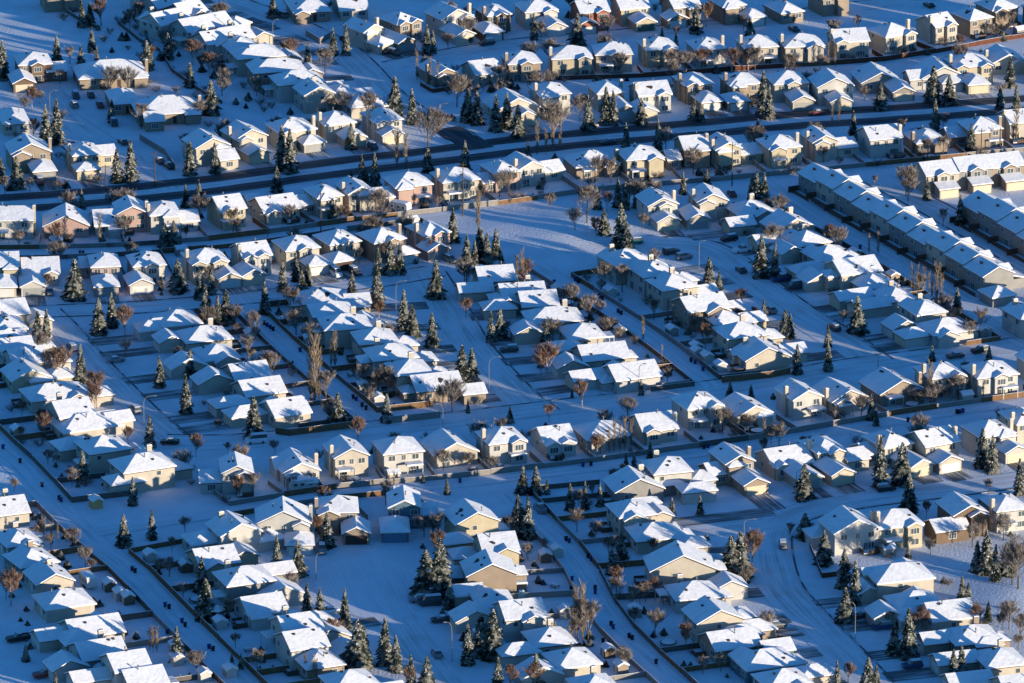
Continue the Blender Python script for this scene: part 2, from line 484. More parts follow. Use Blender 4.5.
# house: x, y of the roof's middle, width in pixels, form, colour, extras
# form: H hip, G ridge front to back, X ridge along the row; number of storeys. extras: gl/gr/gm garage, g=x:y garage at that pixel,
# k=x:y:W low wing, b/bl/br/bb front (seen) bay gables, c chimney left, e chimney right, p patio roof, q bare patch on the roof
HOUSES = '''
RE 1026,310,44,H2,w,c 1066,331,50,H2,c 1100,300,50,H2,c
A 364,25,43,G2,c,g=380:40,e 399,17,46,H2,t,g=403:39,bb 449,12,50,G2,w,g=467:34,e 493,9,38,H2,n,g=490:28,b,c 536,5,45,H2,w,g=555:24 590,6,42,X2,r,g=585:21,br 630,2,42,X2,y,g=643:18,e 681,1,42,X2,c,g=673:15 727,0,40,H2,t,g=752:13 784,6,41,H1,t 828,-8,42,H2,t
B 438,68,40,G1,t,c 482,67,45,X1,c 521,57,42,H2,c,b,c 570,52,46,H2,c,br,c 612,48,43,H2,c,b,p 658,43,42,H2,y,c,p 706,43,42,H2,w,e,p 757,41,44,H2,c,c 801,40,47,H2,c,c 848,35,44,X2,c,bl,c 891,29,50,H2,c,br,e 936,20,42,X2,c,br,c 972,13,43,H2,t 997,3,45,H2,t 1044,6,44,H2,c
C 511,102,60,G1,c,gm,q 550,88,44,H2,w,c 606,86,40,H2,c,g=623:106,e 650,88,44,X2,w,br,g=644:107,c 693,78,42,H2,t,bl,g=709:98,c 740,78,42,H2,t,g=736:97,c 787,77,45,H2,c,b,g=802:98 831,80,46,G2,c,g=839:97 876,75,50,G1,k,g=902:88 938,70,54,G1,w,g=950:78,k=918:75:24 969,60,50,H2,c,bb,g=977:81,c 1003,56,48,G1,c,c 1046,56,44,H2,c,gl
X 28,146,50,G2,t,g=44:168,e 83,148,40,H2,c,g=85:165,k=105:150:20,c 206,140,50,G2,c,k=225:155:22,p 244,131,50,G2,c,g=254:149,c 291,124,54,H2,c,g=310:138,e 334,117,46,H2,c,g=352:133,c 382,114,44,H2,w,g=388:130,c
W 150,-13,46,X2,w,c 186,8,46,X2,k 192,24,48,X2,w,c 161,1,46,X2,w,g=182:4 166,17,54,X2,w,c 212,20,44,X1,w,c 213,37,36,X2,w,c 232,33,50,X1,c,e 240,43,46,H2,w,c 257,51,60,H2,c 276,65,62,H2,t 297,77,58,H2,w 314,88,44,G2,c,e 340,90,34,H1,c 358,100,26,H1,c
G 33,58,42,H2,n,g=24:80,b,k=56:67:22 110,69,80,H1,t,e 166,105,74,H1,t,e,k=154:120:22 122,95,34,H1,t 13,115,34,H1,c 308,4,48,H1,t 350,2,40,X1,c 60,-12,46,H2,t
D 12,213,48,X2,w,e,p 66,218,50,G1,p 107,217,36,X1,c 130,206,38,G2,p,e 162,207,40,H2,w,c,k=187:216:20 226,202,44,X2,c,p 274,203,56,X1,c,k=247:197:14 323,190,42,H2,c,k=306:200:22,p 355,186,34,G2,c,k=380:193:26,c 408,179,52,H2,p,p 455,174,52,H2,c,b,c,p 500,166,36,H2,p,k=486:178:20 524,161,40,G2,w,k=548:166:24,c 591,158,60,H1,t,e 640,152,50,H2,y,p 692,142,30,X2,t,k=670:155:16,e 723,142,36,G2,y,k=747:149:24,c 779,141,46,H2,c,e,p 819,135,38,G2,c,k=843:143:24,c 880,132,46,X2,w,e 925,135,46,H1,t,c 980,123,46,H2,t,k=957:132:26,e 1016,116,34,X2,c,c 1060,112,44,H2,c
E 2,259,38,X2,y,g=3:283 40,265,44,X1,w,g=32:281,br 104,259,30,H2,p,g=105:281,k=88:262:20 146,258,44,H2,w,b,g=140:279 205,255,50,H2,c,bb,g=227:273,c 251,249,46,X2,w,bb,g=250:270,c 296,242,51,H2,c,b,g=315:260 337,236,50,H2,c,b,g=338:256 381,234,54,H2,t,b,g=403:249,e 428,227,48,H2,p,b,g=432:245,c
V 657,198,44,G2,w,b,g=665:216,e 708,194,42,G2,c,g=696:214,c
P 8,307,34,X2,c 6,322,34,H2,c,c 8,338,32,X1,c 14,345,40,X1,c 25,355,52,X1,w 26,371,54,G1,c 55,390,74,H1,c 70,407,54,X2,c,c 83,421,72,H1,c 103,443,60,H2,c,k=64:436:32 142,461,70,H2,c,k=123:478:30,e
Q 177,317,54,H1,w,k=158:322:24 204,333,62,H1,c,e 216,351,52,H1,c,g=177:363 247,370,54,X1,c,g=208:378 259,386,58,X1,c,g=216:402 285,406,56,X1,c,g=236:411
R 322,295,54,H1,c,q 331,308,50,H2,c,k=355:302:20 345,321,58,H2,c,e 375,335,52,H2,c,e 391,351,58,H2,c,c 409,366,52,H2,c,e 434,381,62,X1,c,g=469:388
T 494,273,46,X1,c,g=472:289 521,290,54,X1,c,g=500:312,e 537,298,46,X1,c 553,314,64,H1,c,g=527:331,e 582,330,50,H1,c,g=556:346 601,351,60,X1,c,g=567:362 631,370,64,X1,c,g=578:375
U 625,256,56,H2,c,c 652,268,52,H2,c,e 672,281,54,H2,c,e 701,302,60,X2,c,c 722,315,50,H1,c 740,329,58,H2,c,e 761,351,62,G1,c,bl,c
J 750,207,54,H1,c,g=745:226,e 788,222,58,G1,c,e,g=765:238 806,237,52,H1,c,g=788:248,e 829,252,58,H1,c,g=803:267 853,265,60,X2,c,g=814:276 873,280,54,H1,c,g=843:295,e 894,293,50,H1,c,g=864:303,e 923,306,46,H2,c,g=899:323,e 945,325,62,H1,c,g=912:332
K 236,464,34,G2,w,k=211:476:24 296,462,52,G1,w,k=285:462:30,e 346,448,50,G2,c,c,p 398,444,54,H2,c,p 449,444,62,G1,c 501,434,54,H2,w,br,c 553,434,50,X1,w,bb 601,429,62,H1,w,bl 653,421,52,X1,c,bl,e 697,399,54,H2,w,br 745,406,58,G1,c 799,390,50,G2,w,p,c 839,391,60,G1,c,c 892,383,66,G1,t,e 940,369,54,H2,w,br,c 990,368,58,H2,w,b,c 1046,356,60,G2,c
M 732,454,46,G2,t,k=716:468:26,g=751:478,e 784,455,62,X1,c,bl,g=807:474 822,443,38,H2,c,k=851:454:26,g=838:469,c 888,437,52,H2,c,k=866:448:18,g=914:460,c 932,436,58,X2,c,g=943:456,e 988,427,56,H2,c,g=1010:446,e 1022,414,44,H2,c,c 1064,404,52,X2,c,gl
N 850,522,64,G2,c,g=828:537,e 893,517,62,H2,y,br,c,p 962,505,52,G2,n,k=947:524:40 1004,501,50,H2,w,c 1052,496,50,H2,w
O 899,571,72,H2,c,bl,g=868:586 915,599,64,H1,c,g=884:610 947,609,62,X1,c 972,633,64,H1,t,e 1000,656,58,H1,c,g=939:658,e 1018,683,56,X1,c,g=950:673
Y 634,482,64,G1,k,e 667,464,54,H2,w,k=696:487:26,c 631,507,52,H2,c,k=659:499:18 656,530,64,H1,c,g=692:541 680,561,74,G2,c,g=705:544 694,589,62,H1,c,g=730:582,c 713,612,64,G2,c,g=736:612 730,638,66,X1,c,g=757:624,k=741:630:30 765,657,72,H1,g,g=768:638 783,677,64,H1,c,g=816:669
Z 471,514,58,G2,y,g=456:537 496,541,46,X2,y 489,566,60,G2,c,g=462:571 493,597,50,H1,c,g=466:588 520,608,56,X2,w,e,g=466:615 549,635,58,H1,c,e,g=513:648 572,656,62,H1,c,g=520:672 594,682,58,H1,c,e
F 283,514,58,G2,w,g=299:538,e 337,503,46,H2,t,g=356:527,c 404,498,36,G2,g,k=427:509:22,g=394:526
L 234,525,60,G2,w,c,k=204:537:34 213,555,58,X1,c 244,574,66,H2,k,c,g=276:566 261,603,60,X1,w,g=285:588 297,622,58,X2,w,c,g=312:612 302,638,58,X2,w,g=333:632 318,657,58,H1,t,e,g=348:648 350,678,66,H2,c
B2 6,505,40,X1,c,e 17,536,46,H1,w,e 31,556,60,H1,t,e 49,574,56,G1,c,e 64,597,68,H1,c 92,625,72,X1,c,g=50:633,k=78:636:50 98,648,66,X1,w,g=63:663,e 126,660,56,X2,w,g=85:675 142,676,60,X1,c
'''
EAVE, SLOPE = 0.45, 0.47
HH = {1: 3.3, 2: 5.3}
FORMW = {'H': 'hip-roofed', 'G': 'gable-fronted', 'X': 'side-gabled'}
MESHES = {}
def roof_geo(form, w, d, h, cx=0.0, cy=0.0, o=EAVE, slope=SLOPE):
    """points and faces of a hip (H), front-to-back (G) or along-the-row (X) roof over a w x d box"""
    W, D = w / 2 + o, d / 2 + o
    z0 = h - slope * o
    if form == 'H':
        run = min(W, D)
        zr = z0 + slope * run
        if W > D + 0.05:
            r = [(-(W - D), 0), (W - D, 0)]
            f = [(0, 1, 5, 4), (2, 3, 4, 5), (1, 2, 5), (3, 0, 4)]
        else:
            r = [(0, -(D - W) - 0.02), (0, D - W + 0.02)]
            f = [(0, 1, 4), (1, 2, 5, 4), (2, 3, 5), (3, 0, 4, 5)]
        pts = [(-W, -D, z0), (W, -D, z0), (W, D, z0), (-W, D, z0)] + [(a, b, zr) for a, b in r]
    elif form == 'G':
        zr = z0 + slope * W
        pts = [(-W, -D, z0), (W, -D, z0), (W, D, z0), (-W, D, z0), (0, -D, zr), (0, D, zr)]
        f = [(1, 2, 5, 4), (3, 0, 4, 5)]
    else:
        zr = z0 + slope * D
        pts = [(-W, -D, z0), (W, -D, z0), (W, D, z0), (-W, D, z0), (-W, 0, zr), (W, 0, zr)]
        f = [(0, 1, 5, 4), (2, 3, 4, 5)]
    return [(x + cx, y + cy, z) for x, y, z in pts], f, zr

def bay_geo(w, bp, h, sy, bx, d, inn):
    """a small gable roof sticking out of the front or back of the main box"""
    W = w / 2 + 0.35
    z0 = h - SLOPE * 0.35
    zr = z0 + SLOPE * W
    yo = sy * (d / 2 + bp + 0.4)
    yi = sy * (d / 2 - inn)
    pts = [(bx - W, yo, z0), (bx + W, yo, z0), (bx + W, yi, z0), (bx - W, yi, z0), (bx, yo, zr), (bx, yi, zr)]
    f = [(1, 2, 5, 4), (3, 0, 4, 5)]
    if sy > 0:
        f = [tuple(reversed(q)) for q in f]
    return pts, f

def walls(mb, form, w, d, h, slope=SLOPE, zb=-0.45, cx=0.0, cy=0.0):
    x0, x1, y0, y1 = cx - w / 2, cx + w / 2, cy - d / 2, cy + d / 2
    h = h - 0.04
    mb.box(x0, x1, y0, y1, zb, h)
    if form == 'G':
        zr = h + slope * w / 2
        for y, s in ((y0, 1), (y1, -1)):
            mb.add([(x0, y, h), (x1, y, h), (cx, y, zr)], [(0, 1, 2) if s > 0 else (2, 1, 0)])
    elif form == 'X':
        zr = h + slope * d / 2
        for x, s in ((x0, 1), (x1, -1)):
            mb.add([(x, y0, h), (x, y1, h), (x, cy, zr)], [(2, 1, 0) if s > 0 else (0, 1, 2)])

def shrink(pts, k):
    cx = sum(p[0] for p in pts) / len(pts); cy = sum(p[1] for p in pts) / len(pts)
    return [(p[0] + (k if p[0] < cx - 0.3 else -k if p[0] > cx + 0.3 else 0), p[1] + (k if p[1] < cy - 0.3 else -k if p[1] > cy + 0.3 else 0), p[2]) for p in pts]

def window_mesh(w, h, bars):
    key = ('win', w, h, bars)
    if key not in MESHES:
        mb = MB()
        t = 0.10
        mb.box(-w / 2 - t, w / 2 + t, -0.07, 0.05, -h / 2 - t, -h / 2)
        mb.box(-w / 2 - t, w / 2 + t, -0.07, 0.05, h / 2, h / 2 + t)
        mb.box(-w / 2 - t, -w / 2, -0.07, 0.05, -h / 2, h / 2)
        mb.box(w / 2, w / 2 + t, -0.07, 0.05, -h / 2, h / 2)
        for i in range(1, bars + 1):
            x = -w / 2 + w * i / (bars + 1)
            mb.box(x - 0.04, x + 0.04, -0.06, 0.05, -h / 2, h / 2)
        mp = MB()
        mp.box(-w / 2, w / 2, -0.025, 0.04, -h / 2, h / 2)
        MESHES[key] = (mb.mesh('window', [TRIM]), mp.mesh('pane', [GLASS]))
    return MESHES[key]

def add_window(parent, x, y, z, rz, w=1.4, h=1.2, bars=1):
    f, p = window_mesh(w, h, bars)
    o = link('window', f, parent, (x, y, z), rz)
    link('pane', p, o)
    return o

def get(key, fn):
    if key not in MESHES:
        MESHES[key] = fn()
    return MESHES[key]

def door_mesh(w, h, panels, m):
    mb = MB()
    mb.box(-w / 2, w / 2, -0.05, 0.05, 0, h)
    for j in range(1, panels):
        z = h * j / panels
        mb.box(-w / 2 + 0.04, w / 2 - 0.04, -0.065, -0.05, z - 0.03, z + 0.03, 0)
    return mb.mesh('door', [m])

DOORC = {'w': TRIM, 'c': mat('cream_door', (0.58, 0.48, 0.34), 0.6, 0.08, 1.0), 'n': mat('dark_brown_door', (0.06, 0.04, 0.03), 0.6, 0.1, 1.0),
         'g': mat('green_door', (0.07, 0.12, 0.09), 0.6, 0.1, 1.0), 'b': mat('blue_door', (0.10, 0.20, 0.28), 0.6, 0.1, 1.0), 'k': mat('grey_door', (0.30, 0.30, 0.29), 0.6, 0.1, 1.0)}
def roof_parts(parent, pts, fs, keyt, fasc, extra=()):
    """the shingled roof with its eaves, and the snow that lies on it a little short of the edge"""
    def mk_roof():
        mb = MB()
        mb.slab(pts, fs, -0.14, 0.0)
        for p, f in extra:
            mb.slab(p, f, -0.14, 0.0)
        return mb.mesh('roof', [fasc])
    def mk_snow():
        mb = MB()
        mb.slab(shrink(pts, 0.05), fs, 0.005, 0.25)
        for p, f in extra:
            mb.slab(shrink(p, 0.04), f, 0.008, 0.24)
        return mb.mesh('snow_cover', [SNOW])
    r = link('roof', get(keyt + ('roof', fasc.name), mk_roof), parent)
    link('snow_cover', get(keyt + ('snow',), mk_snow), r)
    return r

rows = {}
for ln in ROWS.strip().split('\n'):
    a = ln.split('|')
    rows[a[0]] = dict(phrase=a[1], face=a[2], orient=a[3], front=a[4], back=a[5], houses=[])
for ln in HOUSES.strip().split('\n'):
    t = ln.split(' ')
    for e in t[1:]:
        q = e.split(',')
        rows[t[0]]['houses'].append(dict(x=float(q[0]), y=float(q[1]), W=float(q[2]), form=q[3][0], st=int(q[3][1]), col=q[4], ex=q[5:]))
def q5(v, s=0.5):
    return round(v / s) * s

ALL = []           # every house: dict with world place, for the trees, fences and labels
drive = MB(); drive.uv = []
def driveway(p0, dirv, length, w):
    nn = Vector((-dirv.y, dirv.x, 0))
    a, b = p0, p0 + dirv * length
    z = 0.062 + 0.0016 * (len(drive.v) // 4 % 9)
    o = len(drive.v)
    for p, s, u in ((a, 1, 0), (a, -1, 0), (b, -1, length), (b, 1, length)):
        drive.v.append((p.x + nn.x * s * w / 2, p.y + nn.y * s * w / 2, z)); drive.uv.append((w / 2 - s * w / 2 + 40 * (o % 7), u + 13 * o))
    drive.f.append((o, o + 1, o + 2, o + 3)); drive.m.append(0)

for rid, rw in rows.items():
    hs = rw['houses']
    face = rw['face']
    diag = face in 'EW'
    hrnd = random.Random(rid)
    for i, h in enumerate(hs):
        if h['col'] == 'c':
            h['col'] = 'ccccctcwccyc'[(i * 5 + len(rid) + ord(rid[0])) % 12]
    # place and turn
    for h in hs:
        if diag:       # in the list X is a ridge that runs across the picture: front to back in these rows
            h['form'] = {'X': 'G', 'G': 'X'}.get(h['form'], h['form'])
        hh = HH[h['st']]
        h['p'] = at(h['x'], h['y'], hh + 0.45)
        h['p'].z = 0
        if rw['orient'] in S:
            d = nearest(S[rw['orient']], h['p'])[2]
        else:
            d = Vector((math.cos(R(float(rw['orient']))), math.sin(R(float(rw['orient']))), 0))
        if d.x < 0:
            d = -d
        th = math.atan2(d.y, d.x)
        h['th'] = th
        h['rz'] = th if face in 'SW' else th + math.pi
        s = scale_at(h['x'], h['y'])
        c_, s_ = abs(math.cos(th)), abs(math.sin(th))
        if diag:
            w = {'H': 9.6, 'G': 10.0, 'X': 9.0}[h['form']]
            d_ = (h['W'] / s - (w + 0.9) * c_) / s_ - 0.9
            w, d_ = w, max(8.0, min(15.5, d_))
        else:
            d_ = 9.5 if h['st'] == 2 else 13.0 if rid == 'G' else 10.5
            w = (h['W'] / s - (d_ + 0.9) * s_) / c_ - 0.9
            w = max(7.0, min(20.0 if rid == 'G' else 15.0, w))
        h['w'], h['d'] = q5(w), q5(d_)
    # ordinals over the houses inside the picture
    vis = [h for h in hs if -8 < h['x'] < 1032 and -6 < h['y'] < 690]
    vis.sort(key=(lambda h: h['y']) if diag else (lambda h: h['x']))
    for i, h in enumerate(vis):
        h['ord'] = ORD[i]
    for h in hs:
        out = 'ord' not in h
        form, w, d, st, ex = h['form'], h['w'], h['d'], h['st'], h['ex']
        hh = HH[st]
        end = 'from the far end' if diag else 'from left'
        sname = {1: 'low', 2: 'two-storey'}[st]
        town = rid in 'HI'
        lab = f"{WALLC[h['col']][0]} {sname} {FORMW[form]} house, {h.get('ord','next')} {end} in {rw['phrase']}"
        if len(lab.replace('-', '').split()) > 16:
            lab = f"{WALLC[h['col']][0]} {sname} {FORMW[form]} house, {h.get('ord','next')} {end}, {rw['phrase']}"
        h['ref'] = f"{h.get('ord','next')} house in {rw['phrase']}"
        root = bpy.data.objects.new('house', None)
        COL.objects.link(root)
        root.location = h['p']
        root.rotation_euler = (0, 0, h['rz'])
        root.empty_display_size = 1
        grp = 'houses of the ' + rw['phrase'].replace('the ', '')
        tag(root, lab, 'house', grp)
        h['root'] = root
        Mi = Matrix.Rotation(-h['rz'], 4, 'Z')
        def loc_of(px, py, z):
            v = at(px, py, z); v.z = 0
            return Mi @ (v - h['p'])
        sv = -1 if face in 'S' else 1          # the side (front -1, back +1) seen by the camera for the bays
        if diag:
            sv = -1 if face == 'W' else 1
        wm = siding(h['col'])
        fasc = FASCIA_D if h['col'] in 'tnrpk' else hrnd.choice([FASCIA, FASCIA_D, FASCIA_D])
        # bays
        bays = []
        for b in ('b', 'bl', 'br', 'bb'):
            if b in ex:
                sg = 1 if sv < 0 else -1
                if b == 'b': bays = [0.6 * sg]
                if b == 'bl': bays = [-(w / 2 - 2.0) * sg]
                if b == 'br': bays = [(w / 2 - 2.0) * sg]
                if b == 'bb': bays = [-(w / 2 - 2.0) * sg, (w / 2 - 2.2) * sg]
        bays = [round(x * 2) / 2 for x in bays]
        BW, BP = 3.4, 1.1
        key = (form, w, d, st, sv if bays else 0, tuple(bays))
        pts, fs, zr = roof_geo(form, w, d, hh)
        extra = [bay_geo(BW, BP, hh, sv, bx, d, 3.2 if form != 'G' else 0.6) for bx in bays]
        # a cross wing with its own small roof, off an end (diagonal rows) or off the seen side
        cross = []
        if diag and hrnd.random() < 0.75:
            sx = (-1 if face == 'W' else 1) * (1 if hrnd.random() < 0.75 else -1)
            cw = q5(hrnd.uniform(4.5, 6.0))
            cy = q5(hrnd.choice([-1, 1]) * (d / 2 - cw / 2 - 0.5))
            cross.append((sx * (w / 2 - 0.9), cy, 4.6, cw, hh - 0.4, hrnd.choice('XXH')))
        if diag and d > 10 and hrnd.random() < 0.5:
            cross.append((0.0, (d / 2 + 0.6) * hrnd.choice([-1, 1]), 5.0, 4.0, hh - 1.0, 'H'))
        if not diag and not bays and hrnd.random() < 0.6:
            cw = q5(hrnd.uniform(3.5, 4.5))
            cross.append((hrnd.choice([-1, 1]) * (w / 2 - cw / 2 - 0.3), sv * (d / 2 - 0.9), cw, 4.4, hh - 0.3, hrnd.choice('GGH')))
        cross = [tuple(round(v, 2) if not isinstance(v, str) else v for v in q) for q in cross]
        key = key + (tuple(cross),)
        for q in cross:
            cp, cf, _ = roof_geo(q[5], q[2], q[3], q[4], q[0], q[1], 0.35)
            extra.append((cp, cf))
        def mk_wall():
            mb = MB()
            walls(mb, form, w, d, hh)
            for q in cross:
                walls(mb, q[5], q[2], q[3], q[4], cx=q[0], cy=q[1])
            for bx in bays:
                ya, yb = sorted((sv * (d / 2 - 0.3), sv * (d / 2 + BP)))
                mb.box(bx - BW / 2, bx + BW / 2, ya, yb, -0.45, hh - 0.05)
                y = sv * (d / 2 + BP)
                z = hh - 0.05
                mb.add([(bx - BW / 2, y, z), (bx + BW / 2, y, z), (bx, y, z + SLOPE * BW / 2)], [(0, 1, 2) if sv < 0 else (2, 1, 0)])
            return mb.mesh('wall', [wm])
        link('wall', get(key + ('wall', h['col']), mk_wall), root)
        rf = roof_parts(root, pts, fs, key, fasc, extra)
        h['zr'] = zr
        # chimney
        chim = 'c' in ex or 'e' in ex
        if chim:
            sx = (-1 if 'c' in ex else 1) * (1 if face in 'SW' else -1)
            tall = zr + 0.5
            def mk_ch():
                mb = MB()
                mb.box(-0.4, 0.4, -0.6, 0.6, 0, tall, 0)
                mb.box(-0.47, 0.47, -0.67, 0.67, tall - 0.35, tall - 0.15, 0)
                mb.box(-0.16, 0.16, -0.16, 0.16, tall, tall + 0.35, 1)
                return mb.mesh('chimney', [siding('t') if h['col'] in 'tnr' else siding('c'), METAL])
            def mk_cs():
                mb = MB(); mb.box(-0.38, 0.38, -0.58, 0.58, tall + 0.002, tall + 0.16)
                return mb.mesh('snow_cover', [SNOW])
            ck = ('chim', h['col'] in 'tnr', round(tall, 2))
            if diag:
                cpos = ((hrnd.uniform(-0.2, 0.1)) * w, sx * (d / 2 - 1.6) if form == 'X' else 0.25 * d * sx, 0)
                cpos = (-(w / 2 - 1.0) if face == 'W' else (w / 2 - 1.0), (d / 2 - 3.0) * (1 if 'e' in ex else -1) * (1 if face == 'W' else -1), 0)
            else:
                cpos = (sx * (w / 2 + 0.25), hrnd.choice([0.1, 0.25]) * d * sv * -1 * -1, 0)
            co = link('chimney', get(ck, mk_ch), root, cpos)
            link('snow_cover', get(ck + ('s',), mk_cs), co)
        # flues and vents on the roof
        def roof_z(x, y):
            W_, D_ = w / 2 + EAVE, d / 2 + EAVE
            z0 = hh - SLOPE * EAVE
            if form == 'H': return z0 + SLOPE * min(W_ - abs(x), D_ - abs(y))
            if form == 'G': return z0 + SLOPE * (W_ - abs(x))
            return z0 + SLOPE * (D_ - abs(y))
        def mk_vent():
            mb = MB(); mb.box(-0.26, 0.26, -0.26, 0.26, 0.0, 0.5); return mb.mesh('roof_vent', [VENT])
        def mk_flue():
            mb = MB(); mb.tube((0, 0, -0.2), (0, 0, 1.0), 0.13, 0.13, 8, 0, True); mb.tube((0, 0, 1.0), (0, 0, 1.25), 0.2, 0.2, 8, 0, True); return mb.mesh('flue', [METAL])
        for _ in range(hrnd.choice([1, 2, 2, 3])):
            x, y = hrnd.uniform(-w / 2 + 1.2, w / 2 - 1.2), hrnd.uniform(-d / 2 + 1.2, d / 2 - 1.2)
            link('roof_vent', get(('vent',), mk_vent), rf, (x, y, roof_z(x, y) - 0.02))
        if hrnd.random() < 0.7:
            x, y = hrnd.uniform(-w / 4, w / 4), hrnd.uniform(-d / 4, d / 4)
            link('flue', get(('flue',), mk_flue), rf, (x, y, roof_z(x, y)))
        if 'q' in ex or hrnd.random() < 0.10:
            # a bare patch where the snow has slid: dark shingles lying proud of the snow edge
            def mk_patch():
                mb = MB()
                n = 9
                pr = random.Random(3)
                vs = []
                for i in range(n):
                    a = 2 * math.pi * i / n
                    rr = pr.uniform(0.5, 1.2)
                    vs.append((rr * 1.3 * math.cos(a), rr * 0.8 * math.sin(a), 0))
                mb.slab(vs, [tuple(range(n))], -0.3, 0.012)
                return mb.mesh('bare_patch', [SHINGLE])
            po = link('bare_patch', get(('patch',), mk_patch), rf)
            if form == 'G' or (form == 'H' and d > w):
                x = hrnd.choice([-1, 1]) * w * 0.25; y = hrnd.uniform(-1, 1)
                po.rotation_euler = (0, math.atan(SLOPE) * (1 if x > 0 else -1), 0)
            else:
                x = hrnd.uniform(-1, 1); y = sv * d * 0.24
                po.rotation_euler = (math.atan(SLOPE) * (-1 if y > 0 else 1), 0, 0)
            po.location = (x, y, roof_z(x, y) + 0.255)
        # windows and doors
        up = 4.05
        yb = d / 2 + 0.0
        if st == 2:
            for s_, rr in ((-1, 0.0), (1, math.pi)):
                free = [x for x in (-w * 0.30, 0.0, w * 0.30) if not any(abs(x - bx) < 2.4 for bx in bays) or s_ != sv]
                for x in free[:3]:
                    if abs(x) < 0.1 and hrnd.random() < 0.5:
                        continue
                    add_window(root, x, s_ * yb, up, rr, 1.5 if abs(x) > 0.1 else 0.9, 1.2, 1)
                if s_ == 1 or not diag:
                    add_window(root, w * 0.27 * hrnd.choice([-1, 1]), s_ * yb, 1.55, rr, 2.0, 1.3, 2)
        else:
            for s_, rr in ((-1, 0.0), (1, math.pi)):
                for x in (-w * 0.3, w * 0.28):
                    if s_ == sv and any(abs(x - bx) < 2.6 for bx in bays):
                        continue
                    add_window(root, x, s_ * yb, 2.0, rr, 1.8, 1.2, 1)
        for bx in bays:
            rr = 0.0 if sv < 0 else math.pi
            add_window(root, bx, sv * (d / 2 + BP), up if st == 2 else 2.0, rr, 2.0, 1.3, 2)
            if st == 2:
                add_window(root, bx, sv * (d / 2 + BP), 1.5, rr, 1.8, 1.4, 1)
        for s_, rr in ((-1, -math.pi / 2), (1, math.pi / 2)):
            if hrnd.random() < 0.75:
                add_window(root, s_ * w / 2, hrnd.uniform(-0.3, 0.3) * d, up if st == 2 else 1.9, rr, 1.0, 1.0, 0)
        # front door; back patio door with a step
        link('front_door', get(('fd', h['col'] in 'tn'), lambda: door_mesh(1.0, 2.1, 3, DOORC['n'] if h['col'] in 'tn' else DOORC['w'])), root,
             (w * 0.08, -d / 2, 0.35), 0)
        pdx = -w * 0.22 if hrnd.random() < 0.5 else w * 0.24
        add_window(root, pdx, d / 2, 1.25, math.pi, 1.8, 1.9, 1)
        if 'p' in ex or hrnd.random() < 0.18:
            def mk_pr():
                mb = MB()
                mb.box(-2.0, 2.0, 0, 2.6, 2.55, 2.72)
                for x in (-1.85, 1.85):
                    mb.box(x - 0.07, x + 0.07, 2.4, 2.54, -0.3, 2.55)
                return mb.mesh('patio_roof', [FASCIA])
            def mk_prs():
                mb = MB(); mb.box(-1.95, 1.95, 0.02, 2.55, 2.724, 2.98); return mb.mesh('snow_cover', [SNOW])
            po = link('patio_roof', get(('pr',), mk_pr), root, (pdx, d / 2 + 0.01, 0))
            link('snow_cover', get(('prs',), mk_prs), po)
        elif hrnd.random() < 0.5:
            def mk_dk():
                mb = MB()
                mb.box(-1.9, 1.9, 0, 2.6, 0.25, 0.42)
                for x in (-1.85, 1.85):
                    mb.box(x - 0.05, x + 0.05, 0.1, 2.55, 0.42, 1.25)
                mb.box(-1.8, 0.6, 2.5, 2.6, 0.42, 1.25)
                return mb.mesh('deck', [FASCIA_D])
            def mk_dks():
                mb = MB(); mb.box(-1.79, 1.79, 0.02, 2.48, 0.424, 0.62); return mb.mesh('snow_cover', [SNOW])
            po = link('deck', get(('dk',), mk_dk), root, (pdx, d / 2 + 0.01, 0))
            link('snow_cover', get(('dks',), mk_dks), po)
        # low wings
        for e in ex:
            if e.startswith('k='):
                kx, ky, kw = map(float, e[2:].split(':'))
                v = loc_of(kx, ky, 3.2)
                ww = max(3.5, min(8.0, kw / scale_at(kx, ky) - 0.8))
                x = max(-(w / 2 + 5), min(w / 2 + 5, v.x)); y = max(-d / 2 - 2.0, min(d / 2 + 2.5, v.y))
                ww = q5(ww); wd = 7.0 if not diag else 8.0
                x, y = q5(x), q5(y)
                kf = 'X' if not diag else 'H'
                kp, kfs, _ = roof_geo(kf, ww, wd, 3.0)
                wg = link('wing', get(('wing', kf, ww, wd, h['col']), lambda: (lambda m: (walls(m, kf, ww, wd, 3.0), m.mesh('wing', [wm]))[1])(MB())), root, (x, y, 0.007))
                roof_parts(wg, kp, kfs, ('wing', kf, ww, wd), fasc)
                add_window(wg, 0, -wd / 2, 1.6, 0, 1.8, 1.3, 2)
                add_window(wg, 0, wd / 2, 1.6, math.pi, 1.8, 1.3, 2)
                h.setdefault('wings', []).append((x, y))
        # garage
        gp = None
        for e in ex:
            if e.startswith('g='):
                gx, gy = map(float, e[2:].split(':'))
                v = loc_of(gx, gy, 3.1)
                gp = (v.x, v.y)
            elif e in ('gl', 'gr', 'gm'):
                gp = ({'gl': -1, 'gr': 1, 'gm': 0.2}[e] * (w / 2 - 2.6), -d / 2 - 2.6)
        if gp is None and face in 'EW' and rw['front'] != '-':
            gp = (hrnd.choice([-1, 1]) * (w / 2 - 2.9), -d / 2 - 2.6)
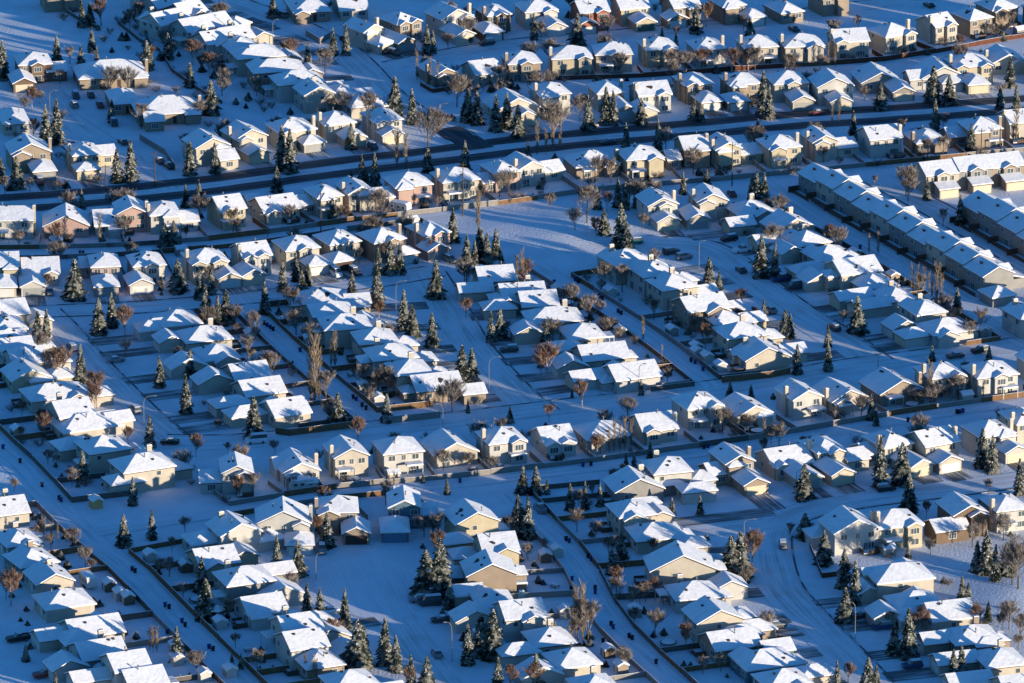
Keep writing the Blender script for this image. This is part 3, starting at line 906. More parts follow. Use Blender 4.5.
        if gp:
            gw, gd = 6.0, 6.5
            x = max(-w / 2 - 3.0, min(w / 2 + 3.0, gp[0]))
            yf = min(-d / 2 - 2.0, max(-d / 2 - 9.0, gp[1] - gd / 2))
            back = -d / 2 + 0.25 if abs(x) < w / 2 + 1 else max(-d / 2 + 2.0, yf + gd)
            gd = max(5.5, min(9.5, back - yf))
            x, gd = q5(x), q5(gd)
            yc = yf + gd / 2
            gf = hrnd.choice(['H', 'G', 'G']) if not diag else hrnd.choice(['H', 'X', 'G'])
            kp, kfs, _ = roof_geo(gf, gw, gd, 2.75)
            gg = link('garage', get(('gar', gf, gw, gd, h['col']), lambda: (lambda m: (walls(m, gf, gw, gd, 2.75), m.mesh('garage', [wm]))[1])(MB())), root, (x, yc, 0.011))
            roof_parts(gg, kp, kfs, ('gar', gf, gw, gd), fasc)
            dc = 'n' if h['x'] == 337 else 'b' if h['col'] == 'g' else 'g' if h['x'] == 630 else 'k' if h['x'] == 784 else hrnd.choice('wwwcck')
            do = link('garage_door', get(('gdoor', dc), lambda: door_mesh(4.9, 2.15, 4, DOORC[dc])), gg, (0, -gd / 2, 0.08))
            if rw['front'] in S or rw['front'] == 'main':
                p0 = h['p'] + Matrix.Rotation(h['rz'], 4, 'Z') @ Vector((x, yc - gd / 2 - 0.1, 0))
                dv = Matrix.Rotation(h['rz'], 4, 'Z') @ Vector((0, -1, 0))
                fl = S[rw['front']]
                hw = ST[rw['front']][1] / 2
                Ld = 0
                for k in range(1, 30):
                    if nearest(fl, p0 + dv * k)[0] < hw:
                        break
                    Ld = k
                if 2 <= Ld < 26 and hrnd.random() < 0.92 and not (rid in 'ZL' and (Ld > 12 or hrnd.random() < 0.4)) and (p0 + dv * Ld - CUL).length > 13:
                    driveway(p0, dv, Ld + 1.0, 5.6)
                    h['drive'] = (p0, dv, Ld)
        ALL.append(h)
        h['rid'] = rid
        h['vis'] = not out
if drive.v:
    tag(link('driveways', drive.mesh('driveways', [DRIVE])), 'concrete driveways half cleared of snow in front of the garages', kind='structure')

# ------------------------------------------------------------------ townhouse terraces: each house one thing
def terrace(p0, p1, n, facing, phrase, dd, hh, cols, stepz=0.5):
    """n attached houses from p0 to p1 (ridge line on the ground), gables at the two ends"""
    v = (p1 - p0)
    L = v.length / n
    u = v.normalized()
    th = math.atan2(u.y, u.x)
    rz = th if facing > 0 else th + math.pi
    for i in range(n):
        c = p0 + u * L * (i + 0.5)
        root = bpy.data.objects.new('townhouse', None)
        COL.objects.link(root)
        up = stepz * ((i * 2) % 3) - 0.2
        root.location = (c.x, c.y, up)
        root.rotation_euler = (0, 0, rz)
        tag(root, f"{WALLC[cols[i % len(cols)]][0]} attached townhouse with garage, {ORD[i]} from the far left end of {phrase}", 'townhouse', 'houses of the ' + phrase)
        w = L + 0.01 * (i % 2)
        wm = siding(cols[i % len(cols)])
        mb = MB(); walls(mb, 'X', w - 0.01, dd, hh, zb=-0.8)
        # a front gable on every house
        mb.box(-1.8, 1.8, -dd / 2 - 1.0, -dd / 2 + 0.3, -0.8, hh - 0.06)
        z = hh - 0.06
        mb.add([(-1.8, -dd / 2 - 1.0, z), (1.8, -dd / 2 - 1.0, z), (0, -dd / 2 - 1.0, z + SLOPE * 1.8)], [(0, 1, 2)])
        link('wall', mb.mesh('wall', [wm]), root)
        kp, kf, zr = roof_geo('X', w - 0.9 + (0.0 if 0 < i < n - 1 else 0.4), dd, hh)
        roof_parts(root, kp, kf, ('th', phrase, i), FASCIA_D, [bay_geo(3.6, 1.0, hh, -1, 0.0, dd, 3.0)])
        for s_, rr in ((-1, 0.0), (1, math.pi)):
            for x in (-L * 0.27, L * 0.27):
                if s_ == 1 or abs(x) > 2.4:
                    add_window(root, x, s_ * dd / 2, hh - 1.3, rr, 1.4, 1.2, 1)
            if s_ == 1:
                add_window(root, 0.6, s_ * dd / 2, 1.1, rr, 2.0, 1.9, 1)
        add_window(root, 0, -dd / 2 - 1.0, hh - 1.0, 0, 1.8, 1.2, 1)
        mb = MB(); gw = min(5.4, L - 1)
        mb.box(-gw / 2, gw / 2, -dd / 2 - 4.5, -dd / 2 - 0.99, -0.8, 2.6)
        ga = link('garage', mb.mesh('garage', [wm]), root)
        kp = [(-gw / 2 - 0.4, -dd / 2 - 4.9, 2.55), (gw / 2 + 0.4, -dd / 2 - 4.9, 2.55), (gw / 2 + 0.4, -dd / 2 - 1.0, 3.6), (-gw / 2 - 0.4, -dd / 2 - 1.0, 3.6)]
        roof_parts(ga, kp, [(0, 1, 2, 3)], ('thg', phrase, i), FASCIA_D)
        link('garage_door', get(('gdoor', 'c'), lambda: door_mesh(4.9, 2.15, 4, DOORC['c'])), ga, (0, -dd / 2 - 4.5, 0.0))
        mb = MB()
        mb.box(-L / 2 + 0.3, L / 2 - 0.3, 0, 2.2, 0.1, 0.28)
        mb.box(L / 2 - 0.42, L / 2 - 0.3, 0.1, 3.2, 0.28, 1.9)
        mb.box(-L / 2 + 0.3, L / 2 - 0.3, 2.1, 2.2, 0.28, 1.2)
        dk = link('deck', mb.mesh('deck', [FASCIA_D]), root, (0, dd / 2 + 0.01, 0))
        mb = MB(); mb.box(-L / 2 + 0.32, L / 2 - 0.46, 0.02, 2.08, 0.284, 0.46)
        link('snow_cover', mb.mesh('snow_cover', [SNOW]), dk)
        vmb = MB(); vmb.box(-0.3, 0.3, -0.3, 0.3, 0, 0.5)
        link('roof_vent', get(('vent2',), lambda: vmb.mesh('roof_vent', [VENT])), root, (1.0, dd * 0.2, hh + SLOPE * dd * 0.3 + 0.3))
        ALL.append(dict(p=Vector((c.x, c.y, 0)), ref=f"{ORD[i]} house of {phrase}", rid='H', vis=True, w=L, d=dd, rz=rz, ex=[], x=pix(c)[0], y=pix(c)[1], root=root))
def flat(px, py, z):
    v = at(px, py, z); v.z = 0
    return v
terrace(flat(813, 162, 7.4), flat(999, 266, 7.4), 10, -1, 'the long townhouse terrace', 8.6, 5.3, 'kcktckkctk')
terrace(flat(919, 163, 7.4), flat(1018, 152, 7.4), 3, 1, 'the short townhouse terrace', 9.5, 5.4, 'ckt', 0.15)
terrace(flat(978, 191, 7.6), flat(1075, 245, 7.6), 5, -1, 'the right-edge townhouse terrace', 10.5, 5.4, 'tkktk', 0.4)
print('houses', len(ALL))
# ------------------------------------------------------------------ trees
def leafy(name, dark, frost, amount, scale):
    """needles or twigs dusted with frost: dark and frosted clumps by a noise of the plant's own place"""
    m = bpy.data.materials.new(name)
    m.use_nodes = True
    n = m.node_tree.nodes; l = m.node_tree.links
    b = n['Principled BSDF']
    b.inputs['Roughness'].default_value = 0.9
    b.inputs['Specular IOR Level'].default_value = 0.1
    geo = n.new('ShaderNodeNewGeometry')
    t = n.new('ShaderNodeTexNoise'); t.inputs['Scale'].default_value = scale; t.inputs['Detail'].default_value = 3
    l.new(geo.outputs['Position'], t.inputs['Vector'])
    rp = n.new('ShaderNodeValToRGB')
    rp.color_ramp.elements[0].position = 0.52 - amount * 0.3; rp.color_ramp.elements[0].color = (*dark, 1)
    rp.color_ramp.elements[1].position = 0.66 - amount * 0.2; rp.color_ramp.elements[1].color = (*frost, 1)
    l.new(t.outputs['Fac'], rp.inputs[0])
    l.new(rp.outputs[0], b.inputs['Base Color'])
    return m
NEEDLE = leafy('spruce_needles', (0.018, 0.025, 0.020), (0.22, 0.215, 0.18), 0.25, 0.7)
NSNOW = leafy('snow_on_boughs', (0.24, 0.24, 0.21), (0.56, 0.54, 0.50), 0.3, 0.5)
BARK = mat('bark', (0.10, 0.075, 0.055), 0.9, 0.3, 2.0)
BIRCHB = mat('birch_bark', (0.42, 0.37, 0.32), 0.8, 0.4, 2.0)
TWIG = leafy('bare_twigs', (0.14, 0.108, 0.085), (0.40, 0.35, 0.31), 0.25, 0.8)
RTWIG = leafy('red_twigs', (0.18, 0.10, 0.07), (0.34, 0.25, 0.20), 0.2, 0.8)
PTWIG = leafy('poplar_twigs', (0.22, 0.16, 0.10), (0.36, 0.28, 0.20), 0.3, 0.8)

def spruce_meshes(seed, slim):
    r = random.Random(seed)
    H = 10.0
    tr = MB(); tr.tube((0, 0, -0.3), (0, 0, H * 0.96), 0.2, 0.02, 6)
    nd = MB()
    z = 0.5
    while z < H * 0.985:
        f = 1 - z / H
        rad = (0.10 + 2.55 * slim * f ** 0.85) * r.uniform(0.85, 1.1)
        k = int(5 + 8 * f)
        a0 = r.uniform(0, 6.28)
        for i in range(k):
            a = a0 + 6.283 * i / k + r.uniform(-0.25, 0.25)
            L = rad * r.uniform(0.6, 1.22)
            drop = L * r.uniform(0.20, 0.50)
            wd = (0.16 + 0.24 * L) * r.uniform(0.8, 1.2)
            ca, sa = math.cos(a), math.sin(a)
            def P(u, v, dz):
                return (ca * u - sa * v, sa * u + ca * v, z + dz)
            zt = r.uniform(-0.1, 0.1)
            pts = [P(0.02, -0.05, 0.14), P(0.02, 0.05, 0.14), P(L * .5, wd, -drop * .25 + zt), P(L * .82, wd * .6, -drop * .75), P(L, 0, -drop * 0.85),
                   P(L * .82, -wd * .6, -drop * .75), P(L * .5, -wd, -drop * .25 - zt), P(L * .55, 0, -drop * .25 + .12 + wd * 0.18)]
            nd.add(pts, [(0, 1, 7), (1, 2, 7), (2, 3, 7), (3, 4, 7), (4, 5, 7), (5, 6, 7), (6, 0, 7)])
            # hanging twigs under the bough
            for q in range(2):
                u = L * r.uniform(.35, .95); v = wd * r.uniform(-.6, .6)
                g = r.uniform(.18, .4)
                nd.add([P(u - .16, v, -drop * u / L), P(u + .16, v + .1, -drop * u / L), P(u + r.uniform(-.1, .1), v, -drop * u / L - g)], [(0, 1, 2)])
            # a pad of snow on many of the boughs
            if r.random() < 0.62:
                u0, u1 = L * r.uniform(.4, .62), L * r.uniform(.8, 1.02)
                w2 = wd * r.uniform(.3, .65)
                zz = 0.05
                m = (u0 + u1) / 2
                def zc(u): return -drop * .85 * (u / L) + 0.10 * (1 - u / L)
                nd.add([P(u0, 0, zc(u0) + .12), P(m, w2, zc(m) + .05), P(u1, 0, zc(u1) + .03), P(m, -w2, zc(m) + .05), P(m, 0, zc(m) + .24)],
                       [(0, 1, 4), (1, 2, 4), (2, 3, 4), (3, 0, 4)], 1)
        z += 0.26 + 0.16 * f
    nd.tube((0, 0, H * 0.93), (0, 0, H), 0.07, 0.01, 5)
    return tr.mesh('trunk', [BARK]), nd.mesh('crown', [NEEDLE, NSNOW])

def bare_meshes(seed, kind):
    """bare crown on a trunk of 10 m: b round, r birch-like, p poplar column, s shrub"""
    r = random.Random(seed)
    tr, cr = MB(), MB()
    def twigs(p, d, L, rad, lev):
        q = p + d * L
        cr.tube(p, q, rad, rad * 0.45, 3)
        if lev == 0:
            return
        n = {3: 6, 2: 7, 1: 6}[lev]
        for i in range(n):
            t = r.uniform(0.25, 1.0)
            a = r.uniform(0, 6.28)
            side = Vector((math.cos(a), math.sin(a), 0))
            spread = {'b': 0.62, 'r': 0.45, 's': 0.8, 'p': 0.2}[kind]
            dd = (d + side * spread * r.uniform(0.5, 1.1) + Vector((0, 0, 0.25 if kind != 'r' else 0.1))).normalized()
            twigs(p + d * L * t, dd, L * r.uniform(0.42, 0.68), max(rad * 0.5, 0.022), lev - 1)
    if kind in 'br':
        hh = 10.0
        tr.tube((0, 0, -0.3), (0, 0, 3.0), 0.19, 0.14, 6); tr.tube((0, 0, 3.0), (0.15, 0.1, 8.5), 0.14, 0.04, 5)
        for i in range(20 if kind == 'b' else 26):
            a = r.uniform(0, 6.28); z = r.uniform(1.8, 7.4)
            el = r.uniform(0.9, 1.9) if kind == 'b' else r.uniform(1.1, 2.2)
            d = Vector((math.cos(a), math.sin(a), el)).normalized()
            L = (hh - z) * (0.54 if kind == 'b' else 0.46)
            twigs(Vector((0, 0, z)), d, L, 0.07, 3 if i % 4 else 2)
    elif kind == 'p':
        tr.tube((0, 0, -0.3), (0, 0, 9.6), 0.09, 0.03, 6)
        for i in range(110):
            a = r.uniform(0, 6.28); z = r.uniform(0.5, 8.6)
            d = Vector((math.cos(a) * 0.42, math.sin(a) * 0.42, 1)).normalized()
            twigs(Vector((0, 0, z)), d, r.uniform(0.8, 1.5), 0.04, 1)
    else:
        tr.tube((0, 0, -0.2), (0, 0, 1.5), 0.12, 0.08, 5)
        for i in range(16):
            a = r.uniform(0, 6.28)
            d = Vector((math.cos(a), math.sin(a), r.uniform(0.5, 1.7))).normalized()
            twigs(Vector((0.3 * math.cos(a), 0.3 * math.sin(a), 0.0)), d, r.uniform(4.0, 5.2), 0.12, 2)
    return tr.mesh('trunk', [BIRCHB if kind == 'r' else BARK]), cr.mesh('crown', [{'b': TWIG, 'r': RTWIG, 'p': PTWIG, 's': TWIG}[kind]])

SPR = [spruce_meshes(11 + i, s) for i, s in enumerate((0.9, 1.08, 1.28, 0.76))]
BAREP = {k: [bare_meshes(41 + 3 * i + ord(k), k) for i in range(3)] for k in 'brps'}

SPRUCES = '''3,78,40 82,26,0 90,25,2 57,61,35 81,70,45 92,51,27 97,63,46 147,68,40 168,58,32 112,121,98 46,145,104 57,143,98 17,187,156 1,181,157 82,213,188 117,181,148
131,181,139 211,113,80 190,86,62 308,70,42 333,54,27 346,54,24 273,17,-4 190,174,140 215,172,142 282,169,124 290,172,128 277,191,166 186,206,184 199,205,179 333,217,197
412,123,88 395,113,76 351,148,122 362,182,154 375,184,152 367,182,167 351,178,170 428,171,146 465,169,140 427,54,24 433,52,30 468,120,88 477,123,90 496,130,94 507,127,92
534,39,12 577,45,13 696,32,3 588,129,95 606,123,86 613,124,90 641,123,97 518,136,104 528,158,140 626,146,122 658,149,118 694,119,98 701,120,102 733,71,58 662,38,26 676,48,30 750,35,17 758,138,118 763,112,70
768,110,87 769,118,85 880,109,82 933,101,65 950,101,78 853,139,110 935,130,98 949,103,74 1000,108,85 1010,86,56 970,150,122 1016,112,84 75,298,258 99,333,297 112,326,292
38,346,310 47,345,308 178,291,258 200,298,268 211,293,265 206,319,284 218,325,295 226,323,289 165,246,222,1.4 174,247,220,1.4 283,290,259 296,280,252 302,292,270 308,284,262 265,313,281 352,296,270 377,306,262
436,297,259 378,273,247 390,273,238 400,273,242 404,328,289 412,336,304 432,346,312 453,241,207 467,264,234 475,264,240 480,259,226 487,262,232 496,258,227 502,267,252 491,341,310 500,337,308 332,218,200
597,210,188 618,207,178 625,209,182 604,236,212 621,246,203 627,249,222 637,207,182 683,193,171 707,185,169 709,284,256 719,290,270 761,276,234 764,322,298 546,346,322 757,204,170 752,203,173 764,205,172 775,276,242
785,331,309 790,337,313 828,346,324 927,199,176 960,224,194 857,332,295 957,312,287 81,381,343 160,386,355 186,412,373 190,376,349 254,437,395 150,446,414 83,481,450 133,504,476
338,425,392 387,421,393 462,381,344,1.25 472,381,347,1.25 468,412,398 510,422,406 423,482,472 447,493,478 572,397,388 641,394,378 730,397,380 751,398,384 650,458,440 626,471,453 634,469,450 523,493,465 536,493,465 547,493,478 570,509,482 585,508,480 518,516,494
672,514,497 700,514,494 797,373,343 828,370,340 932,361,345 989,359,345 871,419,393 876,425,407 880,486,434 902,483,441 909,511,472 982,466,427 992,471,434 1019,494,457 804,498,462
202,591,555 206,618,577,1.25 177,661,625 152,538,509 124,545,513 26,660,643 241,668,653 56,692,672 277,575,533 298,575,539 327,546,511 307,613,582 320,618,587 345,628,587 358,668,617 364,662,624 385,663,616 396,670,634 411,691,653 427,692,655
426,596,548,1.3 440,594,536,1.25 450,608,578 468,663,622 481,654,611 493,657,607 498,690,656 518,536,498 528,538,496 523,536,506 621,563,533,1.3 612,573,546 731,578,534,1.55 740,577,530,1.45 536,686,652 805,537,512,1.5 824,563,529,1.4 844,586,547 855,603,559 845,621,586 908,558,544 977,571,540 986,573,529
995,582,545 1007,575,542 962,599,576 968,604,583 988,621,601 1013,613,603 894,653,622 908,656,606 953,685,648 961,678,644 837,692,659 868,692,656 876,692,664 232,668,652 600,505,483 914,600,590'''
BARES = '''101,26,30,r 32,110,26,r 24,112,16,b 216,12,9,b 244,29,10,r 292,62,26,r 285,58,18,b 325,76,28,b 428,150,44,b 397,167,40,p 406,169,36,p 417,80,30,p 422,80,28,p 427,80,24,p 457,107,34,b 448,50,17,b 471,48,12,r 608,36,22,b 706,27,26,r 677,38,13,r
553,142,42,b 537,155,34,p 553,152,36,p 560,150,34,p 546,154,26,p 541,41,20,b 580,121,28,b 858,30,16,r 789,69,16,r 832,124,22,p 839,124,26,p 795,70,16,p 828,68,26,p 835,68,22,p 943,157,22,b 1015,142,38,p 906,196,32,b 943,226,18,b 100,246,34,p 200,224,30,b 186,239,14,r 125,336,34,r 70,247,14,b 162,294,14,b 197,319,12,r 235,326,22,b
5,196,20,b 59,193,14,b 346,221,18,r 466,318,22,r 379,319,20,r 478,232,42,p 587,228,38,b 575,235,24,b 596,240,22,r 607,213,22,r 549,212,18,b 522,284,36,p 517,284,30,p 527,282,26,r 643,230,16,b 654,320,22,b 668,322,24,p 673,328,24,p 697,332,22,p 687,331,22,p 643,342,26,p 741,308,22,r 612,331,14,b 600,317,18,b 875,187,12,b 908,201,26,b
869,255,22,p 878,255,24,p 912,291,28,p 918,292,28,p 924,293,26,p 929,293,22,p 932,306,32,p 937,308,46,p 941,308,36,p 843,324,14,b 50,380,32,b 58,384,42,r 95,407,42,r 88,402,26,r 128,444,20,r 196,457,26,r 72,487,20,b 48,464,16,b 22,417,18,b 218,432,14,r 228,453,12,r 125,357,18,b 315,404,72,p 311,402,60,p 319,402,58,p 326,402,32,b 335,369,40,p 331,368,30,p 358,444,30,r 452,412,36,b 443,408,24,b 291,374,14,b 275,453,14,b 440,467,22,b 394,491,20,p 389,491,18,p 371,407,20,b
547,380,42,r 541,376,28,r 582,407,30,r 549,422,20,r 603,442,34,p 609,442,30,p 615,442,34,p 622,442,32,p 597,442,26,p 592,498,14,b 662,362,18,p 930,404,44,p 936,407,24,b 907,399,18,b 972,392,20,p 779,447,26,b 771,444,20,b 764,449,32,p 988,494,16,b 11,606,40,r 6,600,28,r 44,544,28,p 52,547,26,p 58,542,20,p 66,542,14,b 150,650,24,p 153,652,28,p 157,652,26,p 197,674,26,b 185,532,16,b 172,552,16,b 317,537,24,r 437,562,34,r 409,692,30,r 424,537,24,b 432,538,20,b
292,664,26,p 300,662,24,p 304,674,28,p 311,678,26,p 583,642,62,p 576,638,56,p 588,642,44,b 578,640,40,b 577,532,24,b 616,604,28,b 634,624,18,b 655,636,28,b 640,604,20,b 752,568,42,r 920,636,32,r 914,634,24,r 1009,630,32,b 1018,592,50,b 1012,588,40,b 1020,640,28,b 848,684,24,r 640,544,20,r 535,690,30,r 510,690,28,r 760,662,18,b 723,628,14,r 1002,632,20,b 68,602,16,b 92,572,14,b 14,492,14,b 790,540,18,b 706,600,14,b'''
def nearest_house(p):
    best = None
    for h in ALL:
        if not h['vis']:
            continue
        r_ = (h['p'] - p).length
        if best is None or r_ < best[0]:
            best = (r_, h)
    return best[1]
def side_of(p, h):
    """where the thing stands by the house, as one sees it"""
    v = p - h['p']
    if abs(v.x) > abs(v.y) * 0.9:
        return 'right of' if v.x > 0 else 'left of'
    return 'behind' if v.y > 0 else 'in front of'
PLANTS = []
def in_house(p, m):
    for h in ALL:
        v = p - h['p']
        if v.x * v.x + v.y * v.y > 260:
            continue
        q = Matrix.Rotation(-h['rz'], 4, 'Z') @ v
        if abs(q.x) < h['w'] / 2 + m and abs(q.y) < h['d'] / 2 + m:
            return h
    return None
def plant(kind, nm, cat, meshes, px, by, ty, tilt=0.0):
    p = at(px, by)
    s = scale_at(px, by)
    hgt = (by - ty) / (s * math.cos(PITCH))
    k = hgt / 10.0
    for _ in range(14):          # never through a house: step towards the open side
        h_ = in_house(p, 0.9 if kind in 'sjp' else 1.3)
        if h_ is None:
            break
        p = p + Vector((0.25, -0.7, 0)) * (1 if _ < 13 else 0)
    root = bpy.data.objects.new(nm, None)
    COL.objects.link(root)
    root.location = (p.x, p.y, rise(p.x, p.y) - 0.02)
    root.rotation_euler = (0, 0, rnd.uniform(0, 6.28))
    kw = k * rnd.uniform(0.92, 1.12)
    root.scale = (kw, kw, k)
    tr = link('trunk', meshes[0], root)
    cr = link('crown', meshes[1], root)
    if len(meshes) > 2:
        link('snow_cover', meshes[2], cr)
    PLANTS.append(dict(root=root, p=p, kind=kind, h=hgt, cat=cat))
for i, t in enumerate(SPRUCES.split()):
    q = [float(v) for v in t.split(',')]
    x, b, tp = q[:3]
    plant('spruce', 'spruce_tree', 'spruce', SPR[(i * 7 + i // 5) % 4], x, b + 1, tp)
    if len(q) > 3:
        sc_ = PLANTS[-1]['root'].scale
        sc_.x *= q[3]; sc_.y *= q[3]
for i, t in enumerate(BARES.split()):
    q = t.split(',')
    x, b, hh = map(float, q[:3])
    k = q[3]
    nm = {'b': 'bare_tree', 'r': 'birch_tree', 'p': 'poplar_tree'}[k]
    plant(k, nm, nm.split('_')[0] + ' tree', BAREP[k][i % 3], x, b, b - hh)
# low bushes around the houses, as the yards of the photograph are full of them
brnd = random.Random(5)
for h in ALL:
    if not h['vis'] or h['rid'] == 'H':
        continue
    for _ in range(brnd.choice([4, 5, 5, 6])):
        sd = brnd.choice([-1, 1, 1])
        v = Matrix.Rotation(h['rz'], 4, 'Z') @ Vector((brnd.uniform(-0.6, 0.6) * h['w'], sd * (h['d'] / 2 + brnd.uniform(1.5, 9)), 0))
        p = h['p'] + v
        if any(nearest(S[k], p)[0] < ST[k][1] / 2 + 1.2 for k in ST):
            continue
        if 'drive' in h and (p - h['drive'][0]).dot(h['drive'][1]) > -6 and (p - h['drive'][0]).cross(h['drive'][1]).length < 4:
            continue
        if any((p - o['p']).length < 5 for o in ALL if o is not h):
            continue
        x, y = pix(p)
        if not (3 < x < 1021 and 3 < y < 681):
            continue
        q = brnd.random()
        nk = {k: sum(1 for t in PLANTS if t['kind'] == k) for k in 'sjy'}
        if nk['s'] >= 278 and q < 0.38 or nk['y'] >= 284 and q >= 0.62:
            q = 0.5
        if q < 0.38:
            plant('s', 'shrub', 'bush', BAREP['s'][brnd.randrange(3)], x, y, y - brnd.uniform(6, 14))
        elif q < 0.62:
            plant('j', 'evergreen_shrub', 'bush', SPR[2], x, y, y - brnd.uniform(4, 9))
            PLANTS[-1]['root'].scale.x *= 1.9; PLANTS[-1]['root'].scale.y *= 1.9
        else:
            plant('y', 'young_tree', 'bare tree', BAREP[brnd.choice('bbbbbr')][brnd.randrange(3)], x, y, y - brnd.uniform(14, 29))
for px, py in ((64, 20), (74, 12), (98, 30), (110, 34), (122, 40), (140, 58), (150, 66), (160, 60), (172, 70), (182, 78), (176, 92), (196, 98), (204, 90), (222, 96), (236, 104), (246, 108), (214, 78), (226, 84),
               (70, 64), (104, 42), (112, 52), (128, 50), (60, 84), (148, 82), (156, 92), (190, 112), (130, 30), (138, 24), (118, 22), (264, 112), (20, 98), (40, 104), (62, 118), (10, 190), (30, 192), (66, 188), (98, 182)):
    k_ = brnd.choice('ssyj')
    if k_ == 'y':
        plant('y', 'young_tree', 'bare tree', BAREP[brnd.choice('bbr')][brnd.randrange(3)], px, py, py - brnd.uniform(12, 24))
    elif k_ == 's':
        plant('s', 'shrub', 'bush', BAREP['s'][brnd.randrange(3)], px, py, py - brnd.uniform(6, 13))
    else:
        plant('j', 'evergreen_shrub', 'bush', SPR[2], px, py, py - brnd.uniform(5, 9))
        PLANTS[-1]['root'].scale.x *= 1.9; PLANTS[-1]['root'].scale.y *= 1.9
KW = {'spruce': 'snow-dusted spruce', 'b': 'bare brown tree', 'r': 'reddish bare birch', 'p': 'slender bare poplar', 's': 'low bare shrub', 'j': 'low dark evergreen shrub', 'y': 'small bare tree'}
def label_all(items, words_of, group_of):
    """labels from look and nearest house; where several share one, their height order tells them apart"""
    by = {}
    for it in items:
        h = nearest_house(it['p'])
        it['base'] = f"{words_of(it)} {side_of(it['p'], h)} {h['ref']}"
        by.setdefault(it['base'], []).append(it)
    for b, g in by.items():
        g.sort(key=lambda it: pix(it['p'])[0])
        n = len(g)
        for i, it in enumerate(g):
            pre = '' if n == 1 else (['left-hand ', 'right-hand '][i] if n == 2 else ['leftmost ', 'middle ', 'rightmost '][i] if n == 3 else ORD[i] + ' ')
            it['root']['label'] = pre + b
            it['root']['category'] = it['cat']
            it['root']['group'] = group_of(it)
label_all(PLANTS, lambda it: KW[it['kind']], lambda it: {'spruce': 'snowy spruces among the houses', 'b': 'bare trees of the gardens', 'r': 'reddish birches of the gardens', 'p': 'bare poplars along the lanes', 's': 'bare shrubs in the yards', 'j': 'evergreen shrubs in the yards', 'y': 'small bare trees in the yards'}[it['kind']])
print('plants', len(PLANTS))

from collections import Counter
print(Counter(p['kind'] for p in PLANTS))
# ------------------------------------------------------------------ fences, split lot by lot
FENC = {'red': mat('red_brown_fence', (0.13, 0.05, 0.03), 0.85, 0.25, 1.5), 'brown': mat('brown_fence', (0.20, 0.115, 0.06), 0.85, 0.3, 1.0), 'grey': mat('grey_fence', (0.13, 0.115, 0.10), 0.85, 0.25, 1.0),
        'pale': mat('pale_fence', (0.25, 0.23, 0.205), 0.85, 0.15, 1.0)}
FNAME = {'red': 'red-brown', 'brown': 'brown', 'grey': 'weathered grey', 'pale': 'pale'}
def fence_mesh(runs, m, hgt=1.75):
    mb, sns = MB(), []
    for a, b in runs:
        L = (b - a).length
        if L < 0.3:
            continue
        u = (b - a) / L
        nn = Vector((-u.y, u.x, 0)) * 0.035
        sn = MB()
        w = nn * 1.6
        vs = [a + w + u * 0.1, b + w - u * 0.1, b - w - u * 0.1, a - w + u * 0.1]
        sn.slab([(v.x, v.y, hgt) for v in vs], [(3, 2, 1, 0)], 0.003, 0.045)
        sns.append(sn.mesh('snow_cover', [SNOW]))
        n = max(1, int(L / 2.4))
        for i in range(n):
            p, q = a + (b - a) * (i / n), a + (b - a) * ((i + 1) / n)
            dz = 0.0
            z0, z1 = -0.2, hgt + dz
            vs = [p + nn, q + nn, q - nn, p - nn]
            mb.add([(v.x, v.y, z0) for v in vs] + [(v.x, v.y, z1) for v in vs], [(4, 5, 6, 7), (1, 0, 4, 5), (2, 1, 5, 6), (3, 2, 6, 7), (0, 3, 7, 4)])
        for i in range(n + 1):
            p = a + (b - a) * (i / n)
            c, s_ = u * 0.07, nn * 2.4
            vs = [p + c + s_, p - c + s_, p - c - s_, p + c - s_]
            mb.add([(v.x, v.y, -0.2) for v in vs] + [(v.x, v.y, hgt + 0.002) for v in vs], [(4, 5, 6, 7), (1, 0, 4, 5), (2, 1, 5, 6), (3, 2, 6, 7), (0, 3, 7, 4)])
    return mb.mesh('fence', [m]), sns
FENCES = []
frnd = random.Random(9)
ROWF = {}
for ln in ROWS.strip().split('\n'):
    a = ln.split('|')
    if a[5] not in ('-', ''):
        bk, off, colr = a[5].split(',')
        ROWF[a[0]] = (bk, float(off), colr)
for rid, (bk, off, colr) in ROWF.items():
    pl = S[bk]
    hs = sorted(rows[rid]['houses'], key=lambda h: nearest(pl, h['p'])[3])
    ss = [nearest(pl, h['p'])[3] for h in hs]
    for i, h in enumerate(hs):
        lo = (ss[i - 1] + ss[i]) / 2 if i else ss[i] - 6.5
        hi = (ss[i + 1] + ss[i]) / 2 if i < len(hs) - 1 else ss[i] + 6.5
        lo, hi = max(lo, ss[i] - 11), min(hi, ss[i] + 11)
        def pt(s):
            c, d = along(pl, s)
            nn = Vector((-d.y, d.x, 0))
            sg = 1 if (h['p'] - c).dot(nn) > 0 else -1
            return c + nn * sg * (off + 0.2), nn * sg
        pa, na = pt(lo)
        pb, nb = pt(hi)
        dh = (h['p'] - pb).dot(nb) - h['d'] / 2
        if dh < 1.0:
            continue
        runs = [(pa, pb)]
        if frnd.random() < 0.75:
            runs.append((pb, pb + nb * min(dh + 3.0, 17)))
        if i == 0:
            runs.append((pa, pa + na * min(dh + 3.0, 17)))
        c2 = colr
        if frnd.random() < 0.35:
            c2 = frnd.choice(['brown', 'grey', 'pale', 'brown'])
        fm, sm_ = fence_mesh(runs, FENC[c2], frnd.choice([1.2, 1.3, 1.45]))
        o = link('fence', fm)
        for s1 in sm_:
            link('snow_cover', s1, o)
        if not h['vis']:
            tag(o, f"{FNAME[c2]} board fence beyond {h['ref']}", 'fence', 'yard fences')
        else:
            tag(o, f"{FNAME[c2]} board fence behind {h['ref']}", 'fence', 'yard fences')
